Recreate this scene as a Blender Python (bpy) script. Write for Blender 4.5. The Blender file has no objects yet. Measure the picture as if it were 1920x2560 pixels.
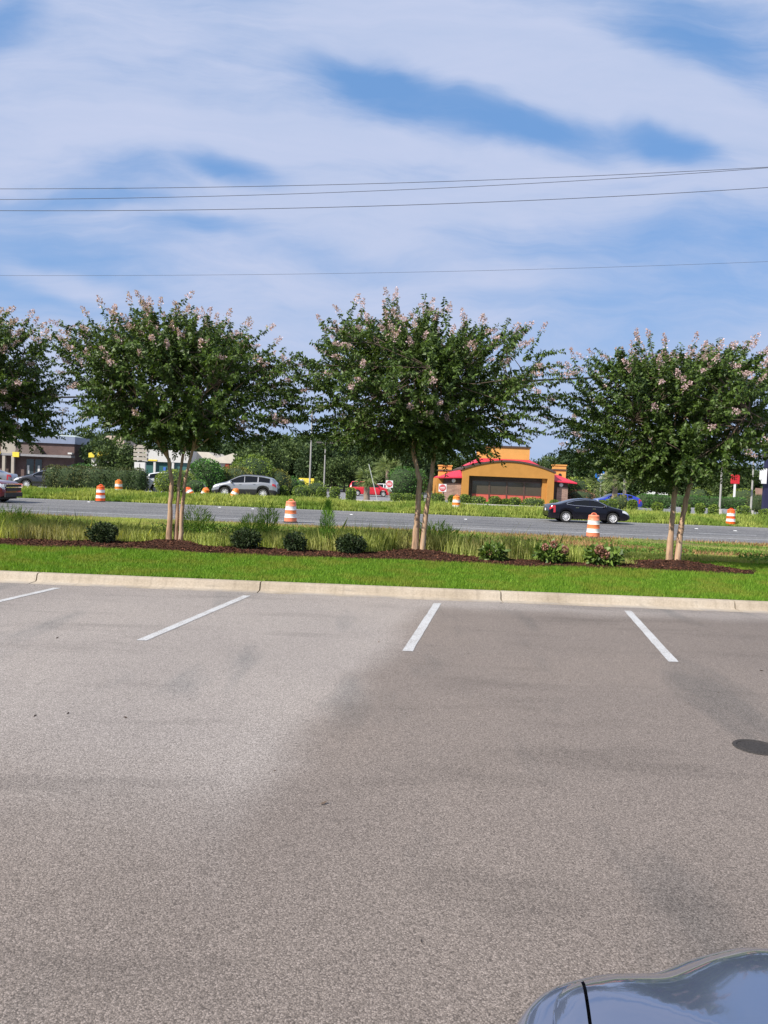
import bpy, math, random
import numpy as np
from mathutils import Vector, Matrix
R = math.radians
random.seed(4)
scene = bpy.context.scene
col = scene.collection
NR = np.random.default_rng

# ------------------------------------------------------------------ camera
CAM = Vector((0, 0, 1.75)); FPX = 1920.0
TILT = R(2.3); PITCH = math.atan(85 / 1920)
_F = Vector((0, math.cos(PITCH), -math.sin(PITCH)))
_U = Vector((0, math.sin(PITCH), math.cos(PITCH)))
_X = Vector((1, 0, 0))
_rt = _X * math.cos(TILT) + _U * math.sin(TILT)
_up = -_X * math.sin(TILT) + _U * math.cos(TILT)
cd = bpy.data.cameras.new('camera'); cam = bpy.data.objects.new('camera', cd); col.objects.link(cam)
M = Matrix(((_rt.x, _up.x, -_F.x, CAM.x), (_rt.y, _up.y, -_F.y, CAM.y), (_rt.z, _up.z, -_F.z, CAM.z), (0, 0, 0, 1)))
cam.matrix_world = M
cd.sensor_fit = 'HORIZONTAL'; cd.sensor_width = 36; cd.lens = 36 * FPX / 1920
cd.clip_start = 0.05; cd.clip_end = 5000
scene.camera = cam

def ray(px, py):
    a, b = px - 960, -(py - 1280)
    return (_rt * a + _up * b + _F * FPX).normalized()
def atY(px, py, Y):
    d = ray(px, py); t = Y / d.y
    return CAM + d * t
def atZ(px, py, z):
    d = ray(px, py); t = (z - CAM.z) / d.z
    return CAM + d * t

ZP = [(-400, 0), (11.4, 0), (11.56, .12), (14.4, .15), (14.7, .17), (16.9, .15), (18, .10), (20, 0), (26, -.33), (31, -.45), (34, -.50),
      (48.5, -.45), (49.2, -.40), (52, -.16), (55, -.10), (60, -.14), (90, -.5), (130, -.4), (200, -.12), (700, -.1), (3000, -.1)]
ZX, ZZ = [p[0] for p in ZP], [p[1] for p in ZP]
def gz(y): return float(np.interp(y, ZX, ZZ))
def G(px, Y, dz=0.0):
    """ground point at distance Y seen in column px"""
    z = gz(Y) + dz
    v = Vector((0, Y, z)) - CAM
    dep = v.dot(_F); yu = v.dot(_U) / dep * FPX          # upwards
    x = ((px - 960) - yu * math.sin(TILT)) / math.cos(TILT)
    return Vector((x * dep / FPX, Y, z))

# ------------------------------------------------------------------ materials
class NT:
    def __init__(s, tree): s.t = tree; s.n = tree.nodes; s.l = tree.links
    def new(s, typ, ins=None, **kw):
        n = s.n.new(typ)
        for k, v in kw.items(): setattr(n, k, v)
        for k, v in (ins or {}).items():
            i = n.inputs[k]
            if hasattr(v, 'is_output') or isinstance(v, bpy.types.NodeSocket): s.l.new(v, i)
            else: i.default_value = v
        return n
    def math(s, op, a, b=None, clamp=False):
        n = s.n.new('ShaderNodeMath'); n.operation = op; n.use_clamp = clamp
        for i, v in enumerate((a, b)):
            if v is None: continue
            if isinstance(v, bpy.types.NodeSocket): s.l.new(v, n.inputs[i])
            else: n.inputs[i].default_value = v
        return n.outputs[0]
    def mix(s, f, a, b, blend='MIX'):
        n = s.n.new('ShaderNodeMix'); n.data_type = 'RGBA'; n.blend_type = blend; n.clamp_factor = True
        for i, v in ((0, f), (6, a), (7, b)):
            if isinstance(v, bpy.types.NodeSocket): s.l.new(v, n.inputs[i])
            else: n.inputs[i].default_value = v if i == 0 else (*v[:3], 1)
        return n.outputs[2]
    def ramp(s, f, stops, interp='LINEAR'):
        n = s.n.new('ShaderNodeValToRGB'); s.l.new(f, n.inputs[0]); cr = n.color_ramp; cr.interpolation = interp
        while len(cr.elements) < len(stops): cr.elements.new(.5)
        for e, (p, c) in zip(cr.elements, stops):
            e.position = p; e.color = (*c[:3], 1) if hasattr(c, '__len__') else (c, c, c, 1)
        return n.outputs[0]
    def noise(s, vec, scale, detail=3, rough=.55, dist=0):
        n = s.n.new('ShaderNodeTexNoise'); s.l.new(vec, n.inputs['Vector'])
        n.inputs['Scale'].default_value = scale; n.inputs['Detail'].default_value = detail
        n.inputs['Roughness'].default_value = rough; n.inputs['Distortion'].default_value = dist
        return n.outputs['Fac']

def newmat(name):
    m = bpy.data.materials.new(name); m.use_nodes = True
    nt = NT(m.node_tree); b = nt.n['Principled BSDF']
    return m, nt, b
def mat(name, c, rough=.6, metal=0, var=.15, scale=6, bump=0, coat=0, spec=.5, stretch=None, detail=4, c2=None):
    m, nt, b = newmat(name)
    tc = nt.new('ShaderNodeTexCoord').outputs['Object']
    if stretch:
        tc = nt.new('ShaderNodeMapping', {'Vector': tc, 'Scale': stretch}).outputs[0]
    nz = nt.noise(tc, scale, detail)
    lo = [v * (1 - var) for v in c] if c2 is None else c2
    hi = [min(1, v * (1 + var)) for v in c]
    cc = nt.ramp(nz, [(.3, lo), (.7, hi)])
    nt.l.new(cc, b.inputs['Base Color'])
    b.inputs['Roughness'].default_value = rough; b.inputs['Metallic'].default_value = metal
    b.inputs['Specular IOR Level'].default_value = spec
    b.inputs['Coat Weight'].default_value = coat; b.inputs['Coat Roughness'].default_value = .04
    if bump:
        bp = nt.new('ShaderNodeBump', {'Height': nz, 'Strength': bump, 'Distance': .02})
        nt.l.new(bp.outputs[0], b.inputs['Normal'])
    return m
def leafmat(name, lo, hi, trans=.35, rough=.5, patch=None, pscale=.35, spec=.4):
    """leaves: colour varies per leaf; optionally drifts to another colour in patches"""
    m, nt, b = newmat(name)
    g = nt.new('ShaderNodeNewGeometry')
    c = nt.ramp(g.outputs['Random Per Island'], [(0, lo), (.75, hi), (1, [min(1, v * 1.5) for v in hi])])
    if patch:
        tc = nt.new('ShaderNodeTexCoord').outputs['Object']
        f = nt.ramp(nt.noise(tc, pscale, 3), [(.45, 0.0), (.62, 1.0)])
        c2 = nt.ramp(g.outputs['Random Per Island'], [(0, [v * .6 for v in patch]), (1, patch)])
        c = nt.mix(f, c, c2)
    nt.l.new(c, b.inputs['Base Color']); b.inputs['Roughness'].default_value = rough
    b.inputs['Specular IOR Level'].default_value = spec
    tr = nt.new('ShaderNodeBsdfTranslucent', {'Color': nt.mix(1, c, (1.0, 1.0, .35), 'MULTIPLY')})
    mx = nt.new('ShaderNodeMixShader', {0: trans, 1: b.outputs[0], 2: tr.outputs[0]})
    nt.l.new(mx.outputs[0], nt.n['Material Output'].inputs['Surface'])
    return m
def glassmat(name, c=(.015, .018, .02), rough=.05, spec=.8):
    m, nt, b = newmat(name)
    b.inputs['Base Color'].default_value = (*c, 1); b.inputs['Roughness'].default_value = rough
    b.inputs['Specular IOR Level'].default_value = spec; b.inputs['Coat Weight'].default_value = .3
    return m

# ------------------------------------------------------------------ objects
def tag(o, label=None, cat=None, group=None, kind=None):
    if label: o['label'] = label
    if cat: o['category'] = cat
    if group: o['group'] = group
    if kind: o['kind'] = kind
    return o
def empty(name, loc=(0, 0, 0), rz=0, label=None, cat=None, group=None):
    o = bpy.data.objects.new(name, None); col.objects.link(o)
    o.location = loc; o.rotation_euler = (0, 0, rz); o.empty_display_size = .3
    return tag(o, label, cat, group)
class MB:
    def __init__(s): s.v = []; s.f = []
    def add(s, vs, fs):
        n = len(s.v); s.v += [tuple(v) for v in vs]; s.f += [tuple(n + i for i in f) for f in fs]; return s
    def box(s, x0, x1, y0, y1, z0, z1):
        return s.add([(x0, y0, z0), (x1, y0, z0), (x1, y1, z0), (x0, y1, z0), (x0, y0, z1), (x1, y0, z1), (x1, y1, z1), (x0, y1, z1)],
                     [(0, 3, 2, 1), (4, 5, 6, 7), (0, 1, 5, 4), (1, 2, 6, 5), (2, 3, 7, 6), (3, 0, 4, 7)])
    def prism(s, poly, y0, y1):
        """polygon in xz (counter-clockwise seen from -y) pushed from y0 to y1"""
        n = len(poly)
        s.add([(x, y0, z) for x, z in poly] + [(x, y1, z) for x, z in poly],
              [tuple(range(n)), tuple(range(2 * n - 1, n - 1, -1))] + [(i, i + n, (i + 1) % n + n, (i + 1) % n) for i in range(n)])
        return s
    def tube(s, pts, rad, n=8, cap=True):
        pts = [Vector(p) for p in pts]; rad = rad if hasattr(rad, '__len__') else [rad] * len(pts)
        base = len(s.v); prev = None
        for i, p in enumerate(pts):
            t = (pts[min(i + 1, len(pts) - 1)] - pts[max(i - 1, 0)]).normalized()
            if prev is None:
                a = t.cross(Vector((0, 0, 1)));
                if a.length < .05: a = t.cross(Vector((1, 0, 0)))
            else: a = prev - t * prev.dot(t)
            a.normalize(); prev = a; b = t.cross(a)
            for k in range(n):
                w = 2 * math.pi * k / n
                s.v.append(tuple(p + (a * math.cos(w) + b * math.sin(w)) * rad[i]))
        for i in range(len(pts) - 1):
            for k in range(n):
                s.f.append((base + i * n + k, base + i * n + (k + 1) % n, base + (i + 1) * n + (k + 1) % n, base + (i + 1) * n + k))
        if cap:
            s.f.append(tuple(base + k for k in range(n))[::-1]); s.f.append(tuple(base + (len(pts) - 1) * n + k for k in range(n)))
        return s
    def lathe(s, prof, n=24, c=(0, 0, 0), axis='z'):
        base = len(s.v)
        for r, h in prof:
            for k in range(n):
                w = 2 * math.pi * k / n; x, y = r * math.cos(w), r * math.sin(w)
                v = (x, y, h) if axis == 'z' else (x, h, y)
                s.v.append((v[0] + c[0], v[1] + c[1], v[2] + c[2]))
        for i in range(len(prof) - 1):
            for k in range(n):
                q = (base + i * n + k, base + i * n + (k + 1) % n, base + (i + 1) * n + (k + 1) % n, base + (i + 1) * n + k)
                s.f.append(q if axis == 'z' else q[::-1])
        return s
    def build(s, name, m, parent=None, smooth=False, angle=35, loc=None):
        me = bpy.data.meshes.new(name); me.from_pydata(s.v, [], s.f); me.update()
        return finish(name, me, m, parent, smooth, angle, loc)
def finish(name, me, m, parent=None, smooth=False, angle=35, loc=None):
    if smooth:
        me.shade_smooth()
        if angle and angle < 170: me.set_sharp_from_angle(angle=R(angle))
    o = bpy.data.objects.new(name, me); col.objects.link(o)
    if m: me.materials.append(m)
    if parent: o.parent = parent
    if loc is not None: o.location = loc
    return o
def npmesh(name, V, k, m, parent=None, loc=None, smooth=False):
    """V (n*k,3): n separate faces of k corners"""
    V = np.ascontiguousarray(V, dtype=np.float32).reshape(-1, 3); n = len(V) // k
    me = bpy.data.meshes.new(name); me.vertices.add(len(V)); me.vertices.foreach_set('co', V.ravel())
    me.loops.add(len(V)); me.loops.foreach_set('vertex_index', np.arange(len(V), dtype=np.int32))
    me.polygons.add(n); me.polygons.foreach_set('loop_start', np.arange(0, len(V), k, dtype=np.int32))
    me.update(calc_edges=True); me.validate()
    return finish(name, me, m, parent, smooth, 180, loc)
def copy_tree(o, parent=None):
    c = o.copy(); col.objects.link(c)
    if parent is not None: c.parent = parent
    for ch in list(o.children): copy_tree(ch, c)
    return c

def unit(a): return a / np.maximum(np.linalg.norm(a, axis=-1, keepdims=True), 1e-9)
def leaves(C, D, L, W, rng, fold=.25):
    """kite leaves at C along D"""
    n = len(C); L = np.asarray(L).reshape(-1, 1) * np.ones((n, 1)); W = np.asarray(W).reshape(-1, 1) * np.ones((n, 1))
    S = unit(np.cross(D, rng.normal(size=(n, 3)))); N = np.cross(S, D)
    mid = C + D * L * .45
    return np.stack([C, mid + S * W * .5 + N * W * fold, C + D * L, mid - S * W * .5 + N * W * fold], 1).reshape(-1, 3)
def lobes_points(lobes, n, rng, power=2.0, inner=.75):
    """points near the surface of ellipsoid lobes -> positions, outward normals"""
    A = np.array(lobes, float); w = (A[:, 3] * A[:, 4] + A[:, 3] * A[:, 5] + A[:, 4] * A[:, 5]); w /= w.sum()
    k = rng.choice(len(A), n, p=w); d = unit(rng.normal(size=(n, 3)))
    s = (np.abs(d) ** power).sum(1) ** (1 / power); d2 = d / s[:, None]
    r = inner + (1.08 - inner) * rng.random(n) ** .6
    P = A[k, :3] + d2 * A[k, 3:] * r[:, None]
    return P, unit(d / A[k, 3:])
def leafmass(name, lobes, n, size, m, parent, seed, power=2.0, inner=.75, droop=.3, aspect=.55, zmin=None):
    rng = NR(seed); P, N = lobes_points(lobes, n, rng, power, inner)
    if zmin is not None: k = P[:, 2] > zmin; P, N = P[k], N[k]
    D = unit(N * .7 + rng.normal(size=P.shape) * .7 + np.array([0, 0, -droop]))
    L = size * (.6 + .8 * rng.random(len(P)))
    return npmesh(name, leaves(P, D, L, L * aspect, rng), 4, m, parent)
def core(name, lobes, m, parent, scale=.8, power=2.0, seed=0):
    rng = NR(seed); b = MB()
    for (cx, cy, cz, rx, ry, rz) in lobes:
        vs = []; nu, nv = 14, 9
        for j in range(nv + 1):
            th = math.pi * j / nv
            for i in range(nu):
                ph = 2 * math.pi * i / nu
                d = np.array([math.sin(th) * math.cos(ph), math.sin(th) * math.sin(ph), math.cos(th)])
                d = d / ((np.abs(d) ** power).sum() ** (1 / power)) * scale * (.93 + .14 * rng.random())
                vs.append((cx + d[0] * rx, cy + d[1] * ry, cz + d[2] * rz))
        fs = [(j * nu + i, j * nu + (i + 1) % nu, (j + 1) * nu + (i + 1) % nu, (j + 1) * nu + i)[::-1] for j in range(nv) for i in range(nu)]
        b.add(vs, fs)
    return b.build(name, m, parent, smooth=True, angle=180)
# ------------------------------------------------------------------ light and sky
SUN_EL = R(40); sv = Vector((-.78, -.62, 0)).normalized() * math.cos(SUN_EL) + Vector((0, 0, math.sin(SUN_EL)))
ld = bpy.data.lights.new('sun', 'SUN'); ld.energy = 5.0; ld.angle = R(.6); ld.color = (1, .94, .85)
sun = bpy.data.objects.new('sun', ld); col.objects.link(sun)
sun.rotation_euler = sv.to_track_quat('Z', 'Y').to_euler(); sun.location = (0, 0, 40)

w = bpy.data.worlds.new('World'); scene.world = w; w.use_nodes = True
nt = NT(w.node_tree); bg = nt.n['Background']
sky = nt.new('ShaderNodeTexSky', sky_type='NISHITA'); sky.sun_disc = False
sky.sun_elevation = SUN_EL; sky.sun_rotation = math.atan2(sv.x, sv.y)
sky.air_density = 1.0; sky.dust_density = 1.2; sky.ozone_density = 2.0
tc = nt.new('ShaderNodeTexCoord').outputs['Generated']
sp = nt.new('ShaderNodeSeparateXYZ', {0: tc})
# the cloud layer is a slanted sheet above the place: direction -> point on it
den = nt.math('MAXIMUM', nt.math('ABSOLUTE', sp.outputs[1]), .12)
cu = nt.math('DIVIDE', sp.outputs[0], den); cv = nt.math('DIVIDE', sp.outputs[2], den)
uv = nt.new('ShaderNodeCombineXYZ', {0: cu, 1: cv, 2: nt.math('MULTIPLY', nt.math('GREATER_THAN', sp.outputs[1], 0), 7.0)}).outputs[0]
uvf = nt.new('ShaderNodeCombineXYZ', {0: cu, 1: cv, 2: nt.math('MULTIPLY', nt.math('LESS_THAN', sp.outputs[1], 0), 7.0)}).outputs[0]
wn = nt.new('ShaderNodeTexNoise', {'Vector': uvf, 'Scale': 3.2, 'Detail': 4.0, 'Roughness': .55})
warp = nt.new('ShaderNodeVectorMath', {0: nt.new('ShaderNodeVectorMath', {0: wn.outputs['Color'], 1: (.5, .5, .5)}, operation='SUBTRACT').outputs[0], 'Scale': .10}, operation='SCALE').outputs[0]
uvw = nt.new('ShaderNodeVectorMath', {0: uvf, 1: warp}, operation='ADD').outputs[0]
def blob(dx, dy, hw, hh, ang, st, soft=1.0):
    """dx,dy,hw,hh given on a 1659-wide reading of the sky; ang clockwise degrees"""
    d = ray(dx * 1.1574, dy * 1.1574); k = 1.1574 / 1920
    mp = nt.new('ShaderNodeMapping', {'Vector': uvw, 'Location': (d.x / d.y, d.z / d.y, 0), 'Rotation': (0, 0, R(-ang + 2.3)), 'Scale': (hw * k, hh * k, 1)}, vector_type='TEXTURE')
    ln = nt.new('ShaderNodeVectorMath', {0: mp.outputs[0]}, operation='LENGTH').outputs['Value']
    mr = nt.new('ShaderNodeMapRange', {0: ln, 1: 1.85, 2: 0.0, 3: 0.0, 4: st * .92}, interpolation_type='SMOOTHSTEP')
    return mr.outputs[0]
holes = [(800, 195, 170, 62, 14, .58), (960, 225, 220, 55, 17, .50), (1150, 272, 135, 46, 14, .80), (1435, 325, 105, 36, 18, .85), (780, 150, 110, 20, 14, .35),
         (500, 370, 105, 27, 14, .95), (250, 385, 150, 42, 0, .62), (0, 35, 105, 60, -40, .70), (1560, 55, 230, 60, 8, .50), (1560, 150, 190, 50, 22, .5),
         (130, 560, 330, 85, 4, .72), (210, 438, 190, 18, 0, .45), (440, 495, 110, 18, 4, .6), (60, 630, 300, 50, 6, .45), (1450, 500, 330, 45, -5, .46),
         (1560, 640, 340, 120, 0, .60), (960, 375, 110, 30, 0, .3), (1330, 400, 200, 30, -8, .3), (620, 545, 240, 34, 8, .38), (1150, 780, 300, 100, 0, .36), (1500, 560, 300, 60, 0, .2)]
puffs = [(150, 608, 150, 22, 14, .75), (800, 535, 110, 30, 0, .25), (1560, 250, 260, 60, 18, .55), (1150, 130, 400, 60, 15, .45), (700, 300, 200, 40, 0, .3), (1020, 420, 400, 50, -4, .25)]
acc = None
for h in holes:
    o_ = blob(*h); acc = o_ if acc is None else nt.math('ADD', acc, o_)
pacc = None
for h in puffs:
    o_ = blob(*h); pacc = o_ if pacc is None else nt.math('ADD', pacc, o_)
st = nt.new('ShaderNodeMapping', {'Vector': uvw, 'Rotation': (0, 0, R(12)), 'Scale': (1.0, 3.6, 1)}).outputs[0]
n1 = nt.noise(st, 2.6, 7, .58, .3)
n2 = nt.noise(nt.new('ShaderNodeMapping', {'Vector': uvw, 'Rotation': (0, 0, R(16)), 'Scale': (1, 2.4, 1)}).outputs[0], 5.0, 6, .62, .4)
cover = nt.math('ADD', .86, nt.math('MULTIPLY', nt.math('SUBTRACT', n1, .5), 1.15))
cover = nt.math('ADD', cover, nt.math('MULTIPLY', nt.math('SUBTRACT', n2, .5), .42))
cover = nt.math('ADD', nt.math('SUBTRACT', cover, acc), pacc)
wv = nt.new('ShaderNodeMapping', {'Vector': uvw, 'Rotation': (0, 0, R(17)), 'Scale': (1.1, 6.5, 1)}).outputs[0]
wisp = nt.noise(wv, 2.4, 9, .66, .8)
wv2 = nt.new('ShaderNodeMapping', {'Vector': uvw, 'Rotation': (0, 0, R(-8)), 'Scale': (1.0, 5.0, 1), 'Location': (3, 1, 0)}).outputs[0]
wisp2 = nt.noise(wv2, 1.7, 8, .62, .5)
cover = nt.math('ADD', cover, nt.math('MULTIPLY', nt.math('SUBTRACT', wisp, .5), .85))
cover = nt.math('ADD', cover, nt.math('MULTIPLY', nt.math('SUBTRACT', wisp2, .5), .55))
cf = nt.new('ShaderNodeMapRange', {0: cover, 1: -0.12, 2: 1.02, 3: 0.0, 4: .95}, interpolation_type='SMOOTHSTEP').outputs[0]
front = nt.new('ShaderNodeMapRange', {0: sp.outputs[2], 1: 0.0, 2: .12, 3: .45, 4: 1.0}).outputs[0]
cf = nt.math('MULTIPLY', cf, front)
skc = nt.mix(1, sky.outputs[0], (.62, .80, 1.14), 'MULTIPLY')
# thin milky air low over the land
skc = nt.mix(.72, skc, (1.55, 3.10, 5.80))
low = nt.new('ShaderNodeMapRange', {0: sp.outputs[2], 1: 0.0, 2: .42, 3: .72, 4: .0}, interpolation_type='SMOOTHSTEP').outputs[0]
skc = nt.mix(low, skc, (2.7, 3.95, 6.1))
cc = nt.mix(nt.ramp(nt.math('ADD', nt.math('MULTIPLY', n1, .5), nt.math('MULTIPLY', wisp, .5)), [(.36, 0.0), (.64, 1.0)]), (3.75, 4.45, 6.15), (4.40, 4.88, 6.45))
nt.l.new(nt.mix(cf, skc, cc), bg.inputs['Color']); bg.inputs['Strength'].default_value = .1
scene.view_settings.view_transform = 'Standard'; scene.view_settings.look = 'None'
scene.view_settings.exposure = 0.40; scene.view_settings.gamma = 1.0
scene.cycles.max_bounces = 6; scene.cycles.transparent_max_bounces = 4; scene.cycles.diffuse_bounces = 3
scene.cycles.use_denoising = True
w.cycles.sampling_method = 'MANUAL'; w.cycles.sample_map_resolution = 512
# ------------------------------------------------------------------ ground materials
def asphalt(name, c_lo, c_hi, c_mean, gscale, big=.35, bump=.35, warm=None, speck=True):
    m, nt, b = newmat(name)
    tc = nt.new('ShaderNodeTexCoord').outputs['Object']
    v1 = nt.new('ShaderNodeTexVoronoi', {'Vector': tc, 'Scale': gscale, 'Randomness': 1.0})
    rnd = nt.new('ShaderNodeSeparateColor', {0: v1.outputs['Color']}).outputs[0]
    c = nt.ramp(rnd, [(0, c_lo), (.35, [v * .85 for v in c_mean]), (.7, c_mean), (1, c_hi)])
    # tar between the stones
    pit = nt.ramp(v1.outputs['Distance'], [(.5, 1.0), (.8, .60)])
    c = nt.mix(1, c, pit, 'MULTIPLY')
    n3 = nt.ramp(nt.noise(tc, gscale * .5, 4, .75), [(.3, .82), (.7, 1.16)])
    c = nt.mix(1, c, n3, 'MULTIPLY')
    mp = nt.new('ShaderNodeMapping', {'Vector': tc, 'Scale': (1, .6, 1)}).outputs[0]
    nb = nt.noise(mp, big, 5, .55, .4)
    c = nt.mix(1, c, nt.ramp(nb, [(.3, (.80, .80, .81)), (.5, (.97, .97, .97)), (.72, (1.10, 1.08, 1.05))]), 'MULTIPLY')
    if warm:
        # browner, darker area with a ragged edge, to the right and close in front
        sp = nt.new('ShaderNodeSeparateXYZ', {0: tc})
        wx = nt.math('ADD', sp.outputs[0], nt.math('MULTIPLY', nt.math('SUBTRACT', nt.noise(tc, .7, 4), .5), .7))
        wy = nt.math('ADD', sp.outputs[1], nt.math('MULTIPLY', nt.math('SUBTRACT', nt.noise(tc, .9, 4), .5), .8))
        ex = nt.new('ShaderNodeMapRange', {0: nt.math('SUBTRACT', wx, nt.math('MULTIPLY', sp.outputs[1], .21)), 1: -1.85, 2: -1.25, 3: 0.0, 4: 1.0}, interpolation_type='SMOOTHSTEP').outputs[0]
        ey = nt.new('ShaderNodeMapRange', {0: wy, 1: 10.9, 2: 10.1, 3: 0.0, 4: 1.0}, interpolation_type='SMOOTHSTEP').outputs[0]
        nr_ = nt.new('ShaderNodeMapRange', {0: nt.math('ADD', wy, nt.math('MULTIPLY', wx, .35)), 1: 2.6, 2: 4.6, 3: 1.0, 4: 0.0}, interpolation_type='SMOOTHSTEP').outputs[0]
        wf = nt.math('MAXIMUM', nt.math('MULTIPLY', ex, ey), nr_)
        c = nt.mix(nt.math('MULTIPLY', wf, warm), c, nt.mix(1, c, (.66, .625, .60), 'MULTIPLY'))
        # tyre scuffs and drips
        nd = nt.noise(nt.new('ShaderNodeMapping', {'Vector': tc, 'Scale': (.5, 2.2, 1), 'Rotation': (0, 0, .1)}).outputs[0], .8, 5, .6)
        c = nt.mix(1, c, nt.ramp(nd, [(.30, .80), (.46, 1.0)]), 'MULTIPLY')
        nw = nt.noise(nt.new('ShaderNodeMapping', {'Vector': tc, 'Rotation': (0, 0, .5), 'Scale': (2.2, .5, 1)}).outputs[0], .6, 4, .5)
        c = nt.mix(1, c, nt.ramp(nw, [(.32, (.76, .79, .81)), (.43, (1, 1, 1))]), 'MULTIPLY')
    nt.l.new(c, b.inputs['Base Color']); b.inputs['Roughness'].default_value = .85; b.inputs['Specular IOR Level'].default_value = .3
    h = nt.math('ADD', nt.math('MULTIPLY', v1.outputs['Distance'], -1.0), nt.math('MULTIPLY', rnd, .5))
    bp = nt.new('ShaderNodeBump', {'Height': h, 'Strength': bump, 'Distance': .004})
    nt.l.new(bp.outputs[0], b.inputs['Normal'])
    return m
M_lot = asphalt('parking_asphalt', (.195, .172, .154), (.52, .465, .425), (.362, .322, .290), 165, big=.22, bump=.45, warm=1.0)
M_road = asphalt('road_asphalt', (.10, .10, .105), (.32, .318, .312), (.185, .182, .178), 30, big=.25, bump=.15)
M_farlot = asphalt('far_asphalt', (.14, .14, .15), (.40, .40, .41), (.27, .27, .28), 20, big=.08, bump=.1)
def soilmat(name, stops, scale=1.2, fine=14, bump=.6):
    m, nt, b = newmat(name); tc = nt.new('ShaderNodeTexCoord').outputs['Object']
    c = nt.ramp(nt.noise(tc, scale, 6, .65), stops)
    c = nt.mix(1, c, nt.ramp(nt.noise(tc, fine, 4, .7), [(.3, .6), (.7, 1.35)]), 'MULTIPLY')
    nt.l.new(c, b.inputs['Base Color']); b.inputs['Roughness'].default_value = .95; b.inputs['Specular IOR Level'].default_value = .1
    bp = nt.new('ShaderNodeBump', {'Height': nt.noise(tc, fine * 2, 3), 'Strength': bump, 'Distance': .03}); nt.l.new(bp.outputs[0], b.inputs['Normal'])
    return m
M_ground = soilmat('grassy_ground', [(.3, (.06, .10, .02)), (.5, (.10, .15, .035)), (.72, (.16, .15, .06))])
M_lawn = soilmat('lawn_soil', [(.3, (.06, .13, .012)), (.7, (.10, .20, .02))], 2, 30)
M_meadow = soilmat('meadow_soil', [(.30, (.06, .09, .02)), (.5, (.12, .15, .035)), (.62, (.19, .15, .06)), (.75, (.26, .15, .08))], .8, 16)
M_mulch = soilmat('mulch_soil', [(.3, (.04, .02, .014)), (.7, (.085, .04, .027))], 3, 40, 1.0)
M_conc = mat('kerb_concrete', (.58, .50, .41), .85, var=.14, scale=2.5, bump=.25, detail=8, spec=.2)
M_paint = mat('road_paint', (.72, .73, .72), .7, var=.25, scale=14, detail=8, spec=.2)
M_wornpaint = mat('worn_road_paint', (.56, .57, .57), .7, var=.35, scale=9, detail=8, spec=.2)
M_tar = mat('tar_seal', (.03, .03, .03), .5, var=.2)

def strip(name, x0, x1, y0, y1, m, dz=0.0, nx=2, extra=None, label=None):
    """sheet that follows the lie of the land"""
    ys = sorted(set([y0, y1] + [y for y in ZX if y0 < y < y1] + list(np.linspace(y0, y1, 4))))
    xs = np.linspace(x0, x1, nx); b = MB()
    vs = [(x, y, gz(y) + dz + (extra(x, y) if extra else 0)) for y in ys for x in xs]
    fs = [(j * nx + i, j * nx + i + 1, (j + 1) * nx + i + 1, (j + 1) * nx + i) for j in range(len(ys) - 1) for i in range(nx - 1)]
    b.add(vs, fs); o = b.build(name, m, smooth=True, angle=40); o['kind'] = 'structure'
    return o
# one ground sheet to the horizon
b = MB(); ys = [-400, 11.3, 11.56] + ZX[2:]; ys = sorted(set(ys)); xs = [-2500, -60, 60, 2500]
b.add([(x, y, gz(y) - .05) for y in ys for x in xs], [(j * 4 + i, j * 4 + i + 1, (j + 1) * 4 + i + 1, (j + 1) * 4 + i) for j in range(len(ys) - 1) for i in range(3)])
o = b.build('ground', M_ground); o['kind'] = 'structure'
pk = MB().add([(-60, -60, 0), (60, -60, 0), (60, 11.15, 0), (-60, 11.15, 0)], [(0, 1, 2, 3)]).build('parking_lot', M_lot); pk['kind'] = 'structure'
strip('lawn', -60, 60, 11.55, 17.0, M_lawn, -.012)
strip('meadow_ground', -70, 70, 17.0, 33.9, M_meadow, 0)
strip('road', -320, 320, 33.7, 48.6, M_road, .012)
strip('verge_ground', -120, 120, 48.6, 55.6, M_meadow, -.01)
strip('far_parking_lot', -110, 110, 55.6, 128, M_farlot, .0)
strip('far_lawn', 8, 14.5, 63, 86, M_lawn, .03)

# kerb with a gutter pan, cast in lengths with open joints
rng = NR(3)
joints = [atY(dx * 1.1574, dy * 1.1574, 11.4).x for dx, dy in ((80, 1240), (562, 1265), (1082, 1290), (1587, 1315))]
step = (joints[3] - joints[0]) / 3
cuts = [joints[0] - step * k for k in range(14, 0, -1)] + joints + [joints[3] + step * k for k in range(1, 14)]
prof = [(11.15, -.05), (11.15, .004), (11.36, .010), (11.385, .03), (11.40, .095), (11.425, .118), (11.455, .124), (11.555, .122), (11.56, -.05)]
b = MB()
for a, c in zip(cuts[:-1], cuts[1:]):
    a += .009; c -= .009; n = len(prof); off = rng.normal() * .0025
    segs = 6; vs = []
    for k in range(segs + 1):
        x = a + (c - a) * k / segs
        vs += [(x, y + off, z + (off * .5 if z > 0 else 0)) for y, z in prof]
    fs = [(k * n + i, (k + 1) * n + i, (k + 1) * n + (i + 1) % n, k * n + (i + 1) % n) for k in range(segs) for i in range(n)]
    fs += [tuple(range(n)), tuple(segs * n + i for i in range(n - 1, -1, -1))]
    b.add(vs, fs)
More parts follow.
